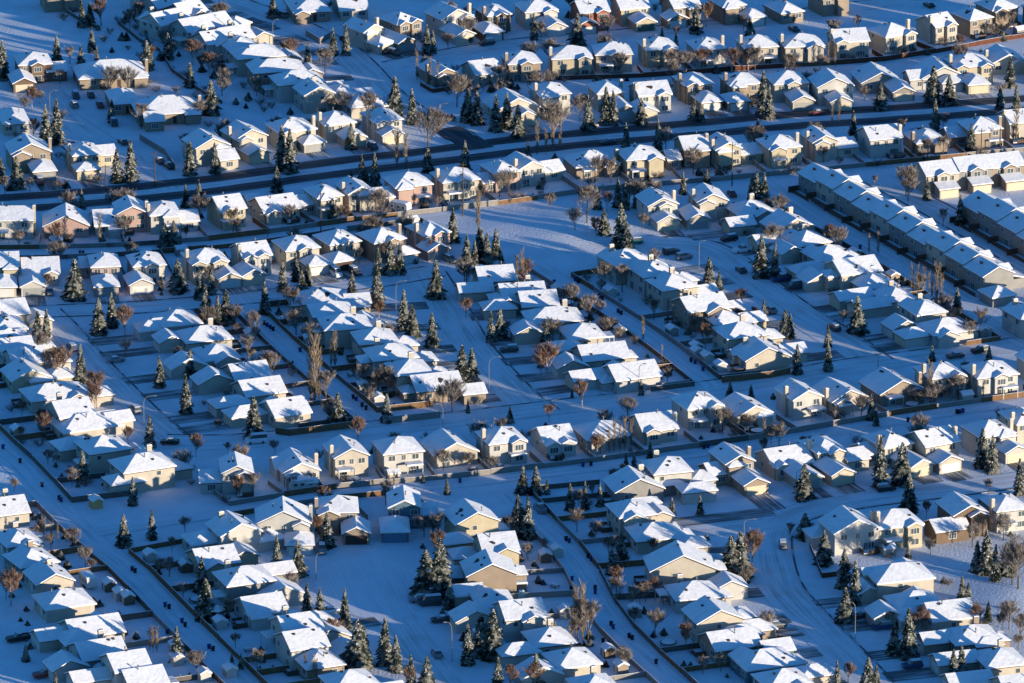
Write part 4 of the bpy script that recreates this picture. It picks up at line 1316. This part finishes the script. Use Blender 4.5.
def free_fence(pxs, colr, label, hgt=1.7):
    pts = [at(*map(float, t.split(','))) for t in pxs.split()]
    fm, sm_ = fence_mesh(list(zip(pts, pts[1:])), FENC[colr], hgt)
    o = link('fence', fm)
    for s1 in sm_:
        link('snow_cover', s1, o)
    tag(o, label, 'fence', 'yard fences')
free_fence('188,434 245,433', 'brown', 'warm brown fence at the street end of the second diagonal row') if False else None
free_fence('276,434 290,436 352,428 356,420', 'brown', 'orange-brown corner fence at the near end of second diagonal row')
free_fence('383,424 440,418', 'pale', 'pale corner fence at the near end of third diagonal row')
free_fence('662,390 690,386', 'pale', 'pale corner fence at the near end of fourth diagonal row')
free_fence('722,383 770,378 790,374', 'brown', 'brown corner fence at the near end of fifth diagonal row')
free_fence('820,172 853,175', 'red', 'short red-brown fence at the top of the wide back lane') if False else None
free_fence('140,140 165,155 175,170', 'pale', 'pale fence with dark posts beside upper-left corner street')
free_fence('306,36 320,44 330,38', 'pale', 'pale low fence at a corner below the top street')
free_fence('984,543 1010,560 1040,556', 'grey', 'grey fence beyond the brown house inside the street curve') if False else None
free_fence('118,24 140,42 160,52 172,72', 'grey', 'dark low fence across the yards of the upper-left corner', 1.1)
free_fence('172,72 200,92 222,104', 'grey', 'dark low fence behind the upper-left diagonal row', 1.1)
free_fence('60,8 84,24 100,30', 'grey', 'dark low fence at the top of the upper-left field', 1.1)
free_fence('810,548 822,578 840,576', 'red', 'low dark fence beside trees inside the street curve', 1.2)

# ------------------------------------------------------------------ cars
CARC = {'k': ('black', (0.015, 0.016, 0.018)), 'd': ('dark grey', (0.05, 0.052, 0.058)), 'g': ('grey', (0.22, 0.22, 0.23)), 'r': ('red', (0.22, 0.02, 0.02)), 'b': ('dark blue', (0.02, 0.05, 0.14)),
        'w': ('white', (0.72, 0.72, 0.72)), 't': ('tan', (0.30, 0.24, 0.17)), 'e': ('green', (0.02, 0.16, 0.12))}
def car_meshes(form, col):
    key = ('car', form, col)
    if key in MESHES:
        return MESHES[key]
    paint = mat(CARC[col][0].replace(' ', '_') + '_paint', CARC[col][1], 0.35, 0.1, 2.0, 0.5)
    prof = {'sedan': dict(L=4.6, hood=0.95, belt=1.0, roof=1.42, c0=-0.9, c1=1.5, r0=-0.35, r1=0.95, W=1.8),
            'suv': dict(L=4.7, hood=1.1, belt=1.15, roof=1.75, c0=-1.0, c1=2.2, r0=-0.4, r1=1.95, W=1.85),
            'pickup': dict(L=5.4, hood=1.15, belt=1.15, roof=1.82, c0=-0.9, c1=0.95, r0=-0.3, r1=0.75, W=1.95),
            'van': dict(L=5.2, hood=1.3, belt=1.35, roof=2.25, c0=-1.7, c1=2.55, r0=-1.1, r1=2.5, W=1.95)}[form]
    L, W = prof['L'], prof['W']
    b = MB()
    xs = [-L / 2, -L / 2 + 0.12, -L / 2 + 0.5, prof['c0'], prof['c1'], L / 2 - 0.3, L / 2 - 0.05, L / 2]
    zt = [0.65, prof['hood'] - 0.18, prof['hood'] - 0.06, prof['belt'], prof['belt'], prof['belt'] - 0.02, prof['belt'] - 0.12, 0.75]
    zb = [0.42, 0.30, 0.26, 0.25, 0.25, 0.28, 0.34, 0.45]
    ys = [0.36, 0.45, 0.49, 0.5, 0.5, 0.49, 0.46, 0.40]
    ring = []
    for x, t, bo, y in zip(xs, zt, zb, ys):
        ring.append([(x, -W * y, bo), (x, W * y, bo), (x, W * y, (t + bo) / 2 + 0.1), (x, W * y * 0.93, t), (x, -W * y * 0.93, t), (x, -W * y, (t + bo) / 2 + 0.1)])
    vs = [p for r_ in ring for p in r_]
    fs = []
    for i in range(len(xs) - 1):
        for j in range(6):
            fs.append((i * 6 + j, i * 6 + (j + 1) % 6, (i + 1) * 6 + (j + 1) % 6, (i + 1) * 6 + j))
    fs.append((5, 4, 3, 2, 1, 0)); e = (len(xs) - 1) * 6
    fs.append((e, e + 1, e + 2, e + 3, e + 4, e + 5))
    b.add(vs, fs)
    if form == 'pickup':
        b.box(1.0, 2.6, -0.95, -0.82, 1.1, 1.28); b.box(1.0, 2.6, 0.82, 0.95, 1.1, 1.28); b.box(2.52, 2.66, -0.95, 0.95, 0.9, 1.28)
    # roof panel and pillars
    r0, r1, zr, zbt = prof['r0'], prof['r1'], prof['roof'], prof['belt']
    b.slab([(r0, -W * .37, zr), (r1, -W * .37, zr), (r1, W * .37, zr), (r0, W * .37, zr)], [(0, 1, 2, 3)], -0.07, 0.0)
    gl = MB()
    c0, c1 = prof['c0'], prof['c1']
    gl.add([(c0, -W * .45, zbt), (c1, -W * .45, zbt), (c1, W * .45, zbt), (c0, W * .45, zbt), (r0, -W * .36, zr - .06), (r1, -W * .36, zr - .06), (r1, W * .36, zr - .06), (r0, W * .36, zr - .06)],
           [(0, 1, 5, 4), (1, 2, 6, 5), (2, 3, 7, 6), (3, 0, 4, 7), (4, 5, 6, 7)])
    wh = MB()
    for k in range(2):
        pass
    wh.tube((0, -0.11, 0), (0, 0.11, 0), 0.33, 0.33, 14, 0, True)
    wh.add([(0.33 * math.cos(6.283 * i / 14), -0.11, 0.33 * math.sin(6.283 * i / 14)) for i in range(14)], [tuple(range(14))])
    wh.tube((0, -0.112, 0), (0, 0.112, 0), 0.19, 0.19, 10, 1, True)
    wh.add([(0.19 * math.cos(6.283 * i / 10), -0.114, 0.19 * math.sin(6.283 * i / 10)) for i in range(10)], [tuple(range(10))], 1)
    sn = MB()
    sn.slab([(r0 + .05, -W * .35, zr), (r1 - .05, -W * .35, zr), (r1 - .05, W * .35, zr), (r0 + .05, W * .35, zr)], [(0, 1, 2, 3)], 0.004, 0.10)
    hl = MB(); hl.box(-L / 2 + 0.02, -L / 2 + 0.16, -0.16, 0.16, 0.62, 0.76)
    tl = MB(); tl.box(L / 2 - 0.08, L / 2 + 0.012, -0.12, 0.12, 0.70, 0.86)
    MESHES[key] = (b.mesh('body', [paint]), gl.mesh('car_window', [GLASS]), wh.mesh('wheel', [RUBBER, METAL]), sn.mesh('snow_cover', [SNOW]), hl.mesh('headlight', [METAL]),
                   tl.mesh('tail_light', [mat('red_lens', (0.25, 0.01, 0.01), 0.3)]), prof)
    return MESHES[key]
CARS = '''76,98,d,suv 91,97,d,sedan 74,107,g,suv 100,107,r,sedan 190,8,k,suv 282,17,g,suv 323,53,k,sedan 383,53,d,sedan 394,55,d,suv 487,45,d,suv 794,31,d,sedan 929,7,k,sedan 817,115,r,sedan
40,184,r,suv 114,125,d,suv 123,144,d,sedan 160,163,d,sedan 169,168,k,sedan 50,294,g,sedan 336,276,w,van 450,262,t,suv 355,274,d,suv 373,149,d,suv 449,119,d,sedan 608,144,d,sedan 634,244,e,suv 671,254,d,suv 684,259,g,suv
741,272,d,sedan 742,252,w,pickup 729,241,k,suv 781,281,b,pickup 796,289,d,van 771,312,g,sedan 834,330,d,suv 72,350,b,suv 116,362,g,sedan 135,412,g,suv 170,444,k,sedan 256,443,w,van
540,511,g,pickup 509,352,d,suv 886,491,k,suv 980,353,k,suv 955,358,d,sedan 783,547,g,suv 322,552,g,suv 419,602,g,suv 437,656,g,sedan 331,613,w,sedan 441,622,d,sedan 776,628,d,suv 912,668,b,suv 882,629,b,suv 863,618,d,sedan 18,641,k,pickup 45,677,r,pickup
732,196,r,sedan 590,128,g,sedan 430,605,d,van'''
ITEMS = []
for t in CARS.split():
    q = t.split(',')
    x, y = float(q[0]), float(q[1])
    p = at(x, y)
    best = min(((nearest(S[k], p)[0] - ST[k][1] / 2, k) for k in ST), key=lambda v: v[0])
    h = nearest_house(p)
    if best[0] < 1.0:
        d = nearest(S[best[1]], p)[2]
        place = 'parked in street'
        rz = math.atan2(d.y, d.x)
    else:
        rz = h['rz'] + math.pi / 2
        place = 'parked'
    root = bpy.data.objects.new('parked_car', None)
    COL.objects.link(root)
    root.location = (p.x, p.y, 0.075)
    root.rotation_euler = (0, 0, rz)
    bm_, gl, wh, sn, hl, tl, prof = car_meshes(q[3], q[2])
    bo = link('body', bm_, root)
    link('car_window', gl, root)
    for sx in (-prof['L'] * 0.30, prof['L'] * 0.29):
        for sy in (-1, 1):
            link('wheel', wh, root, (sx, sy * (prof['W'] / 2 - 0.1), 0.33))
    for sy in (-1, 1):
        link('headlight', hl, root, (0, sy * 0.5, 0)); link('tail_light', tl, root, (0, sy * 0.6, 0))
    link('snow_cover', sn, bo)
    ITEMS.append(dict(root=root, p=p, cat={'pickup': 'pickup truck', 'van': 'van'}.get(q[3], 'car'), look=f"snow-topped {CARC[q[2]][0]} {q[3]}"))
label_all(ITEMS, lambda it: it['look'], lambda it: 'vehicles parked along streets and driveways')

# ------------------------------------------------------------------ wheeled bins in the lanes
BINC = {'b': ('blue', mat('blue_bin_plastic', (0.015, 0.04, 0.16), 0.5, 0.1, 1.0)), 'k': ('black', mat('black_bin_plastic', (0.012, 0.014, 0.016), 0.5, 0.1, 1.0))}
def bin_meshes(c):
    if ('bin', c) not in MESHES:
        b = MB()
        b.add([(-.24, -.27, .06), (.24, -.27, .06), (.24, .27, .06), (-.24, .27, .06), (-.31, -.36, 1.0), (.31, -.36, 1.0), (.31, .36, 1.0), (-.31, .36, 1.0)],
              [(3, 2, 1, 0), (0, 1, 5, 4), (1, 2, 6, 5), (2, 3, 7, 6), (3, 0, 4, 7), (4, 5, 6, 7)])
        l_ = MB(); l_.slab([(-.34, -.40, 1.0), (.34, -.40, 1.0), (.34, .44, 1.06), (-.34, .44, 1.06)], [(0, 1, 2, 3)], 0.004, 0.08); l_.box(-.3, .3, .44, .52, .98, 1.06)
        w = MB(); w.tube((-.33, .27, .12), (-.26, .27, .12), .12, .12, 10, 0, True); w.tube((.33, .27, .12), (.26, .27, .12), .12, .12, 10, 0, True)
        MESHES[('bin', c)] = (b.mesh('body', [BINC[c][1]]), l_.mesh('lid', [BINC[c][1]]), w.mesh('wheels', [RUBBER]))
    return MESHES[('bin', c)]
BINS = '''59,500,k 61,502,b 132,571,b 135,573,k 130,597,k 133,598,b 148,616,b 165,607,b 169,609,k 182,623,b 185,627,k 167,634,b 209,649,b 213,651,k 233,672,k 236,676,b 566,541,k 569,543,b 588,558,k 591,561,b 572,581,b 571,591,k 595,590,k 595,594,b
611,626,k 613,629,b 629,638,k 632,640,k 603,643,k 607,646,b 656,664,k 554,284,b 575,281,b 578,283,k 599,298,b 602,300,k 618,313,b 621,315,k 691,362,k 695,364,b 703,371,b 264,325,k 267,327,b 270,329,b 273,331,k 300,352,b 353,399,k 356,401,b 362,407,k 366,410,k 908,422,k 915,421,b 957,414,k 960,414,b 963,413,b
583,467,b 591,466,k 704,449,k 708,448,b 460,483,b 80,255,k 83,255,k 860,249,b 20,463,k 3,449,b 42,487,k 838,548,k'''
BI = []
for t in BINS.split():
    q = t.split(',')
    p = at(float(q[0]), float(q[1]))
    root = bpy.data.objects.new('wheeled_bin', None)
    COL.objects.link(root)
    best = min(((nearest(S[k], p)[0], k) for k in ST), key=lambda v: v[0])
    d = nearest(S[best[1]], p)[2]
    root.location = (p.x, p.y, 0.05)
    root.rotation_euler = (0, 0, math.atan2(d.y, d.x) + rnd.uniform(-.2, .2))
    root.scale = (0.95, 0.95, 0.95)
    b_, l_, w_ = bin_meshes(q[2])
    link('body', b_, root); link('lid', l_, root); link('wheels', w_, root)
    BI.append(dict(root=root, p=p, cat='bin', look=BINC[q[2]][0] + ' wheeled bin'))
label_all(BI, lambda it: it['look'], lambda it: 'wheeled bins along the back lanes')

# ------------------------------------------------------------------ street lamps and utility poles
LAMPS = '50,112,56,91 273,46,277,20 440,124,446,104 396,311,405,281 144,425,155,396 489,391,499,357 639,391,642,364 744,540,754,519 316,581,320,553 452,662,446,622 855,639,849,602 699,269,703,241 878,369,876,352 443,432,443,404 796,497,797,470 268,240,262,215'
POLES = '463,216,163 321,237,192 732,186,143 981,157,129 595,191,161 106,200,165 1000,150,128 155,186,152'
LI = []
for t in LAMPS.split():
    x, y, hx, hy = map(float, t.split(','))
    p = at(x, y)
    hgt = (y - hy) / (scale_at(x, y) * math.cos(PITCH))
    root = bpy.data.objects.new('street_lamp', None)
    COL.objects.link(root)
    root.location = (p.x, p.y, 0)
    sg = 1 if hx > x else -1
    root.rotation_euler = (0, 0, 0 if sg > 0 else math.pi)
    mb = MB()
    arm = max(1.2, abs(hx - x) / scale_at(x, y))
    pts = [Vector((0, 0, -0.3)), Vector((0, 0, hgt * 0.8)), Vector((arm * 0.12, 0, hgt * 0.92)), Vector((arm * 0.45, 0, hgt)), Vector((arm, 0, hgt * 1.01))]
    for i, (a, b) in enumerate(zip(pts, pts[1:])):
        mb.tube(a, b, 0.085 - 0.01 * i, 0.08 - 0.01 * i, 8)
    link('pole', mb.mesh('pole', [METAL]), root)
    mh = MB()
    mh.add([(arm - .25, -.13, hgt), (arm + .55, -.18, hgt + .02), (arm + .55, .18, hgt + .02), (arm - .25, .13, hgt), (arm - .2, -.06, hgt + .2), (arm + .45, -.08, hgt + .2), (arm + .45, .08, hgt + .2), (arm - .2, .06, hgt + .2)],
           [(3, 2, 1, 0), (0, 1, 5, 4), (1, 2, 6, 5), (2, 3, 7, 6), (3, 0, 4, 7), (4, 5, 6, 7)])
    link('lamp_head', mh.mesh('lamp_head', [METAL]), root)
    LI.append(dict(root=root, p=p, cat='street lamp'))
label_all(LI, lambda it: 'curved metal street lamp', lambda it: 'street lamps')
PI_ = []
for t in POLES.split():
    x, y, ty = map(float, t.split(','))
    p = at(x, y)
    hgt = (y - ty) / (scale_at(x, y) * math.cos(PITCH))
    root = bpy.data.objects.new('utility_pole', None)
    COL.objects.link(root)
    root.location = (p.x, p.y, 0)
    mb = MB(); mb.tube((0, 0, -0.3), (0, 0, hgt), 0.17, 0.11, 8, 0, True)
    link('pole', mb.mesh('pole', [BARK]), root)
    mb = MB(); mb.box(-0.9, 0.9, -0.07, 0.07, hgt - 0.7, hgt - 0.55)
    for k in (-0.8, 0, 0.8):
        mb.tube((k, 0, hgt - 0.55), (k, 0, hgt - 0.3), 0.05, 0.04, 6, 0, True)
    link('crossarm', mb.mesh('crossarm', [BARK]), root)
    PI_.append(dict(root=root, p=p, cat='pole'))
label_all(PI_, lambda it: 'dark wooden utility pole', lambda it: 'utility poles')

# ------------------------------------------------------------------ sheds, gazebos, trailers and yard things
SHEDS = '''96,507,y 120,599,w 109,651,w 177,664,w 101,677,t 220,628,w 230,676,w 217,619,o 608,656,n 621,672,t 564,617,w 557,556,w 888,555,c 109,590,n 115,237,w 292,324,w 610,296,w 697,357,w 668,603,o 707,362,w 306,475,g 185,571,n 480,640,w 997,302,L 985,335,w'''
yr = random.Random(21)
TRAMP = []
for h in ALL:
    if h['vis'] and h['rid'] in ROWF and h['rid'] != 'H':
        pl = S[ROWF[h['rid']][0]]
        r0 = nearest(pl, h['p'])
        nrm = (h['p'] - r0[1]); nrm.z = 0
        if nrm.length < 14:
            continue
        nrm.normalize()
        tg = Vector((-nrm.y, nrm.x, 0))
        q = yr.random()
        p = r0[1] + nrm * (ROWF[h['rid']][1] + 2.6) + tg * yr.uniform(-3.5, 3.5)
        x, y = pix(p)
        if not (4 < x < 1020 and 4 < y < 680):
            continue
        if q < 0.30:
            SHEDS += f" {x:.0f},{y:.0f},{yr.choice('wwtnck')}"
        elif q < 0.48:
            TRAMP.append((p + nrm * 1.2, yr.random() < 0.45))
SI = []
for t in SHEDS.split():
    q = t.split(',')
    x, y, c = float(q[0]), float(q[1]), q[2]
    p = at(x, y)
    k = nearest_house(p)
    nm = 'gazebo' if c == 'o' else 'detached_garage' if c == 'L' else 'garden_shed'
    root = bpy.data.objects.new(nm, None)
    COL.objects.link(root)
    root.location = (p.x, p.y, 0.003)
    root.rotation_euler = (0, 0, k['rz'])
    w, d, hh = (7.0, 6.5, 2.7) if c == 'L' else (2.8, 2.4, 2.0)
    if c == 'o':
        mb = MB()
        for i in range(6):
            a = math.pi / 3 * i
            mb.tube((1.5 * math.cos(a), 1.5 * math.sin(a), -0.2), (1.5 * math.cos(a), 1.5 * math.sin(a), 2.2), 0.09, 0.09, 6)
            b = math.pi / 3 * (i + 1)
            mb.tube((1.5 * math.cos(a), 1.5 * math.sin(a), 0.9), (1.5 * math.cos(b), 1.5 * math.sin(b), 0.9), 0.06, 0.06, 4)
        link('frame', mb.mesh('frame', [FASCIA_D]), root)
        n = 6
        top = [(1.9 * math.cos(math.pi / 3 * i), 1.9 * math.sin(math.pi / 3 * i), 2.2) for i in range(n)] + [(0, 0, 3.2)]
        mb = MB(); mb.slab(top, [(i, (i + 1) % n, n) for i in range(n)], -0.08, 0); r_ = link('roof', mb.mesh('roof', [SHINGLE]), root)
        mb = MB(); mb.slab(top, [(i, (i + 1) % n, n) for i in range(n)], 0.004, 0.2); link('snow_cover', mb.mesh('snow_cover', [SNOW]), r_)
        look = 'six-sided snowy gazebo'
    else:
        wm = siding(c if c in WALLC else 'k')
        if c == 'y':
            wm = mat('yellow_shed_boards', (0.55, 0.33, 0.13), 0.8, 0.1, 1.0)
        mb = MB(); walls(mb, 'X' if c != 'L' else 'H', w, d, hh)
        link('wall', mb.mesh('wall', [wm]), root)
        kp, kf, _ = roof_geo('X' if c != 'L' else 'H', w, d, hh, o=0.2 if c != 'L' else 0.4)
        roof_parts(root, kp, kf, ('shed', c == 'L'), FASCIA)
        link('door', get(('sd', c == 'L'), lambda: door_mesh(1.2 if c != 'L' else 4.9, 1.75 if c != 'L' else 2.1, 2, TRIM)), root, (0, -d / 2, 0.05))
        look = {'y': 'yellow shed', 'n': 'brown shed', 't': 'tan shed', 'g': 'slate-blue shed', 'c': 'cream shed', 'L': 'small detached garage'}.get(c, 'white shed') 
    SI.append(dict(root=root, p=p, cat='gazebo' if c == 'o' else 'garage' if c == 'L' else 'shed', look=look))
label_all(SI, lambda it: it['look'], lambda it: 'sheds and shelters')
# travel trailers
TR = []
for x, y, nm in ((88, 586, 'a'), (400, 212, 'b'), (302, 490, 'c')):
    p = at(x, y)
    k = nearest_house(p)
    root = bpy.data.objects.new('travel_trailer', None)
    COL.objects.link(root)
    root.location = (p.x, p.y, 0.0)
    root.rotation_euler = (0, 0, k['rz'] + (0 if nm != 'b' else 2.2))
    mb = MB()
    prof = [(-3.0, 0.7), (-3.1, 1.4), (-2.7, 2.5), (-2.2, 2.75), (2.6, 2.75), (2.9, 2.4), (2.9, 0.6), (-2.6, 0.55)]
    n = len(prof)
    mb.add([(a, -1.15, b) for a, b in prof] + [(a, 1.15, b) for a, b in prof], [tuple(range(n)), tuple(range(2 * n - 1, n - 1, -1))] + [(i + n, (i + 1) % n + n, (i + 1) % n, i) for i in range(n)])
    mb.tube((-3.0, 0, 0.6), (-4.0, 0, 0.55), 0.08, 0.06, 6)
    bo = link('body', mb.mesh('body', [TRIM]), root)
    for sy, rr in ((-1, 0), (1, math.pi)):
        for xx in (-1.8, 0.2, 1.8):
            add_window(root, xx, sy * 1.15, 1.75, rr, 0.9, 0.6, 0)
    mw = MB(); mw.tube((0, -0.1, 0), (0, 0.1, 0), 0.34, 0.34, 12, 0, True)
    for xx in (-0.1, 0.7):
        for sy in (-1, 1):
            link('wheel', mw.mesh('wheel', [RUBBER]), root, (xx, sy * 1.1, 0.34))
    ms = MB(); ms.slab([(-2.2, -1.1, 2.75), (2.55, -1.1, 2.75), (2.55, 1.1, 2.75), (-2.2, 1.1, 2.75)], [(0, 1, 2, 3)], 0.003, 0.2)
    link('snow_cover', ms.mesh('snow_cover', [SNOW]), bo)
    TR.append(dict(root=root, p=p, cat='trailer', look='white travel trailer under snow'))
label_all(TR, lambda it: it['look'], lambda it: 'travel trailers')
# trampolines and picnic tables left out under the snow
YI = []
def tramp_meshes():
    f = MB()
    n = 16
    for i in range(n):
        a, b = 6.2832 * i / n, 6.2832 * (i + 1) / n
        f.tube((1.8 * math.cos(a), 1.8 * math.sin(a), 0.8), (1.8 * math.cos(b), 1.8 * math.sin(b), 0.8), 0.06, 0.06, 5)
        if i % 4 == 0:
            f.tube((1.8 * math.cos(a), 1.8 * math.sin(a), -0.1), (1.8 * math.cos(a), 1.8 * math.sin(a), 0.8), 0.05, 0.05, 5)
    m = MB(); top = [(1.72 * math.cos(6.2832 * i / n), 1.72 * math.sin(6.2832 * i / n), 0.8) for i in range(n)]
    m.slab(top, [tuple(range(n))], -0.03, 0.0)
    s_ = MB(); s_.slab([(x * 0.93, y * 0.93, 0.8) for x, y, z in top], [tuple(range(n))], 0.003, 0.14)
    return f.mesh('frame', [RUBBER]), m.mesh('mat', [RUBBER]), s_.mesh('snow_cover', [SNOW])
def table_meshes():
    t_ = MB(); t_.box(-0.9, 0.9, -0.38, 0.38, 0.70, 0.76)
    b_ = MB(); b_.box(-0.9, 0.9, -0.85, -0.55, 0.42, 0.47)
    l_ = MB()
    l_.tube((0, -0.7, -0.05), (0, -0.25, 0.72), 0.05, 0.05, 4); l_.tube((0, 0.7, -0.05), (0, 0.25, 0.72), 0.05, 0.05, 4); l_.tube((0, -0.7, 0.42), (0, 0.7, 0.42), 0.04, 0.04, 4)
    s_ = MB(); s_.box(-0.88, 0.88, -0.36, 0.36, 0.762, 0.95)
    return t_.mesh('table_top', [FASCIA_D]), b_.mesh('bench_seat', [FASCIA_D]), l_.mesh('leg', [FASCIA_D]), s_.mesh('snow_cover', [SNOW])
TM, TB = tramp_meshes(), table_meshes()
for p, tb in TRAMP:
    root = bpy.data.objects.new('picnic_table' if tb else 'trampoline', None)
    COL.objects.link(root)
    root.location = (p.x, p.y, 0.0)
    root.rotation_euler = (0, 0, yr.uniform(0, 3))
    if tb:
        t_ = link('table_top', TB[0], root)
        link('snow_cover', TB[3], t_)
        link('bench_seat', TB[1], root); link('bench_seat', TB[1], root, (0, 0, 0), math.pi)
        for xx in (-0.65, 0.65):
            link('leg', TB[2], root, (xx, 0, 0))
    else:
        link('frame', TM[0], root)
        m_ = link('mat', TM[1], root); link('snow_cover', TM[2], m_)
    YI.append(dict(root=root, p=p, cat='table' if tb else 'trampoline', look='snow-covered picnic table' if tb else 'round snow-covered trampoline'))
label_all(YI, lambda it: it['look'], lambda it: 'yard furniture under snow')
# check the labels
seen = {}
for o in scene.objects:
    if o.parent is None and o.get('label'):
        seen.setdefault(o['label'].lower(), []).append(o.name)
        n = len(o['label'].split())
        if n > 16 or n < 4:
            print('LABEL LENGTH', n, o['label'])
for k, v in seen.items():
    if len(v) > 1:
        print('SAME LABEL', k, v)
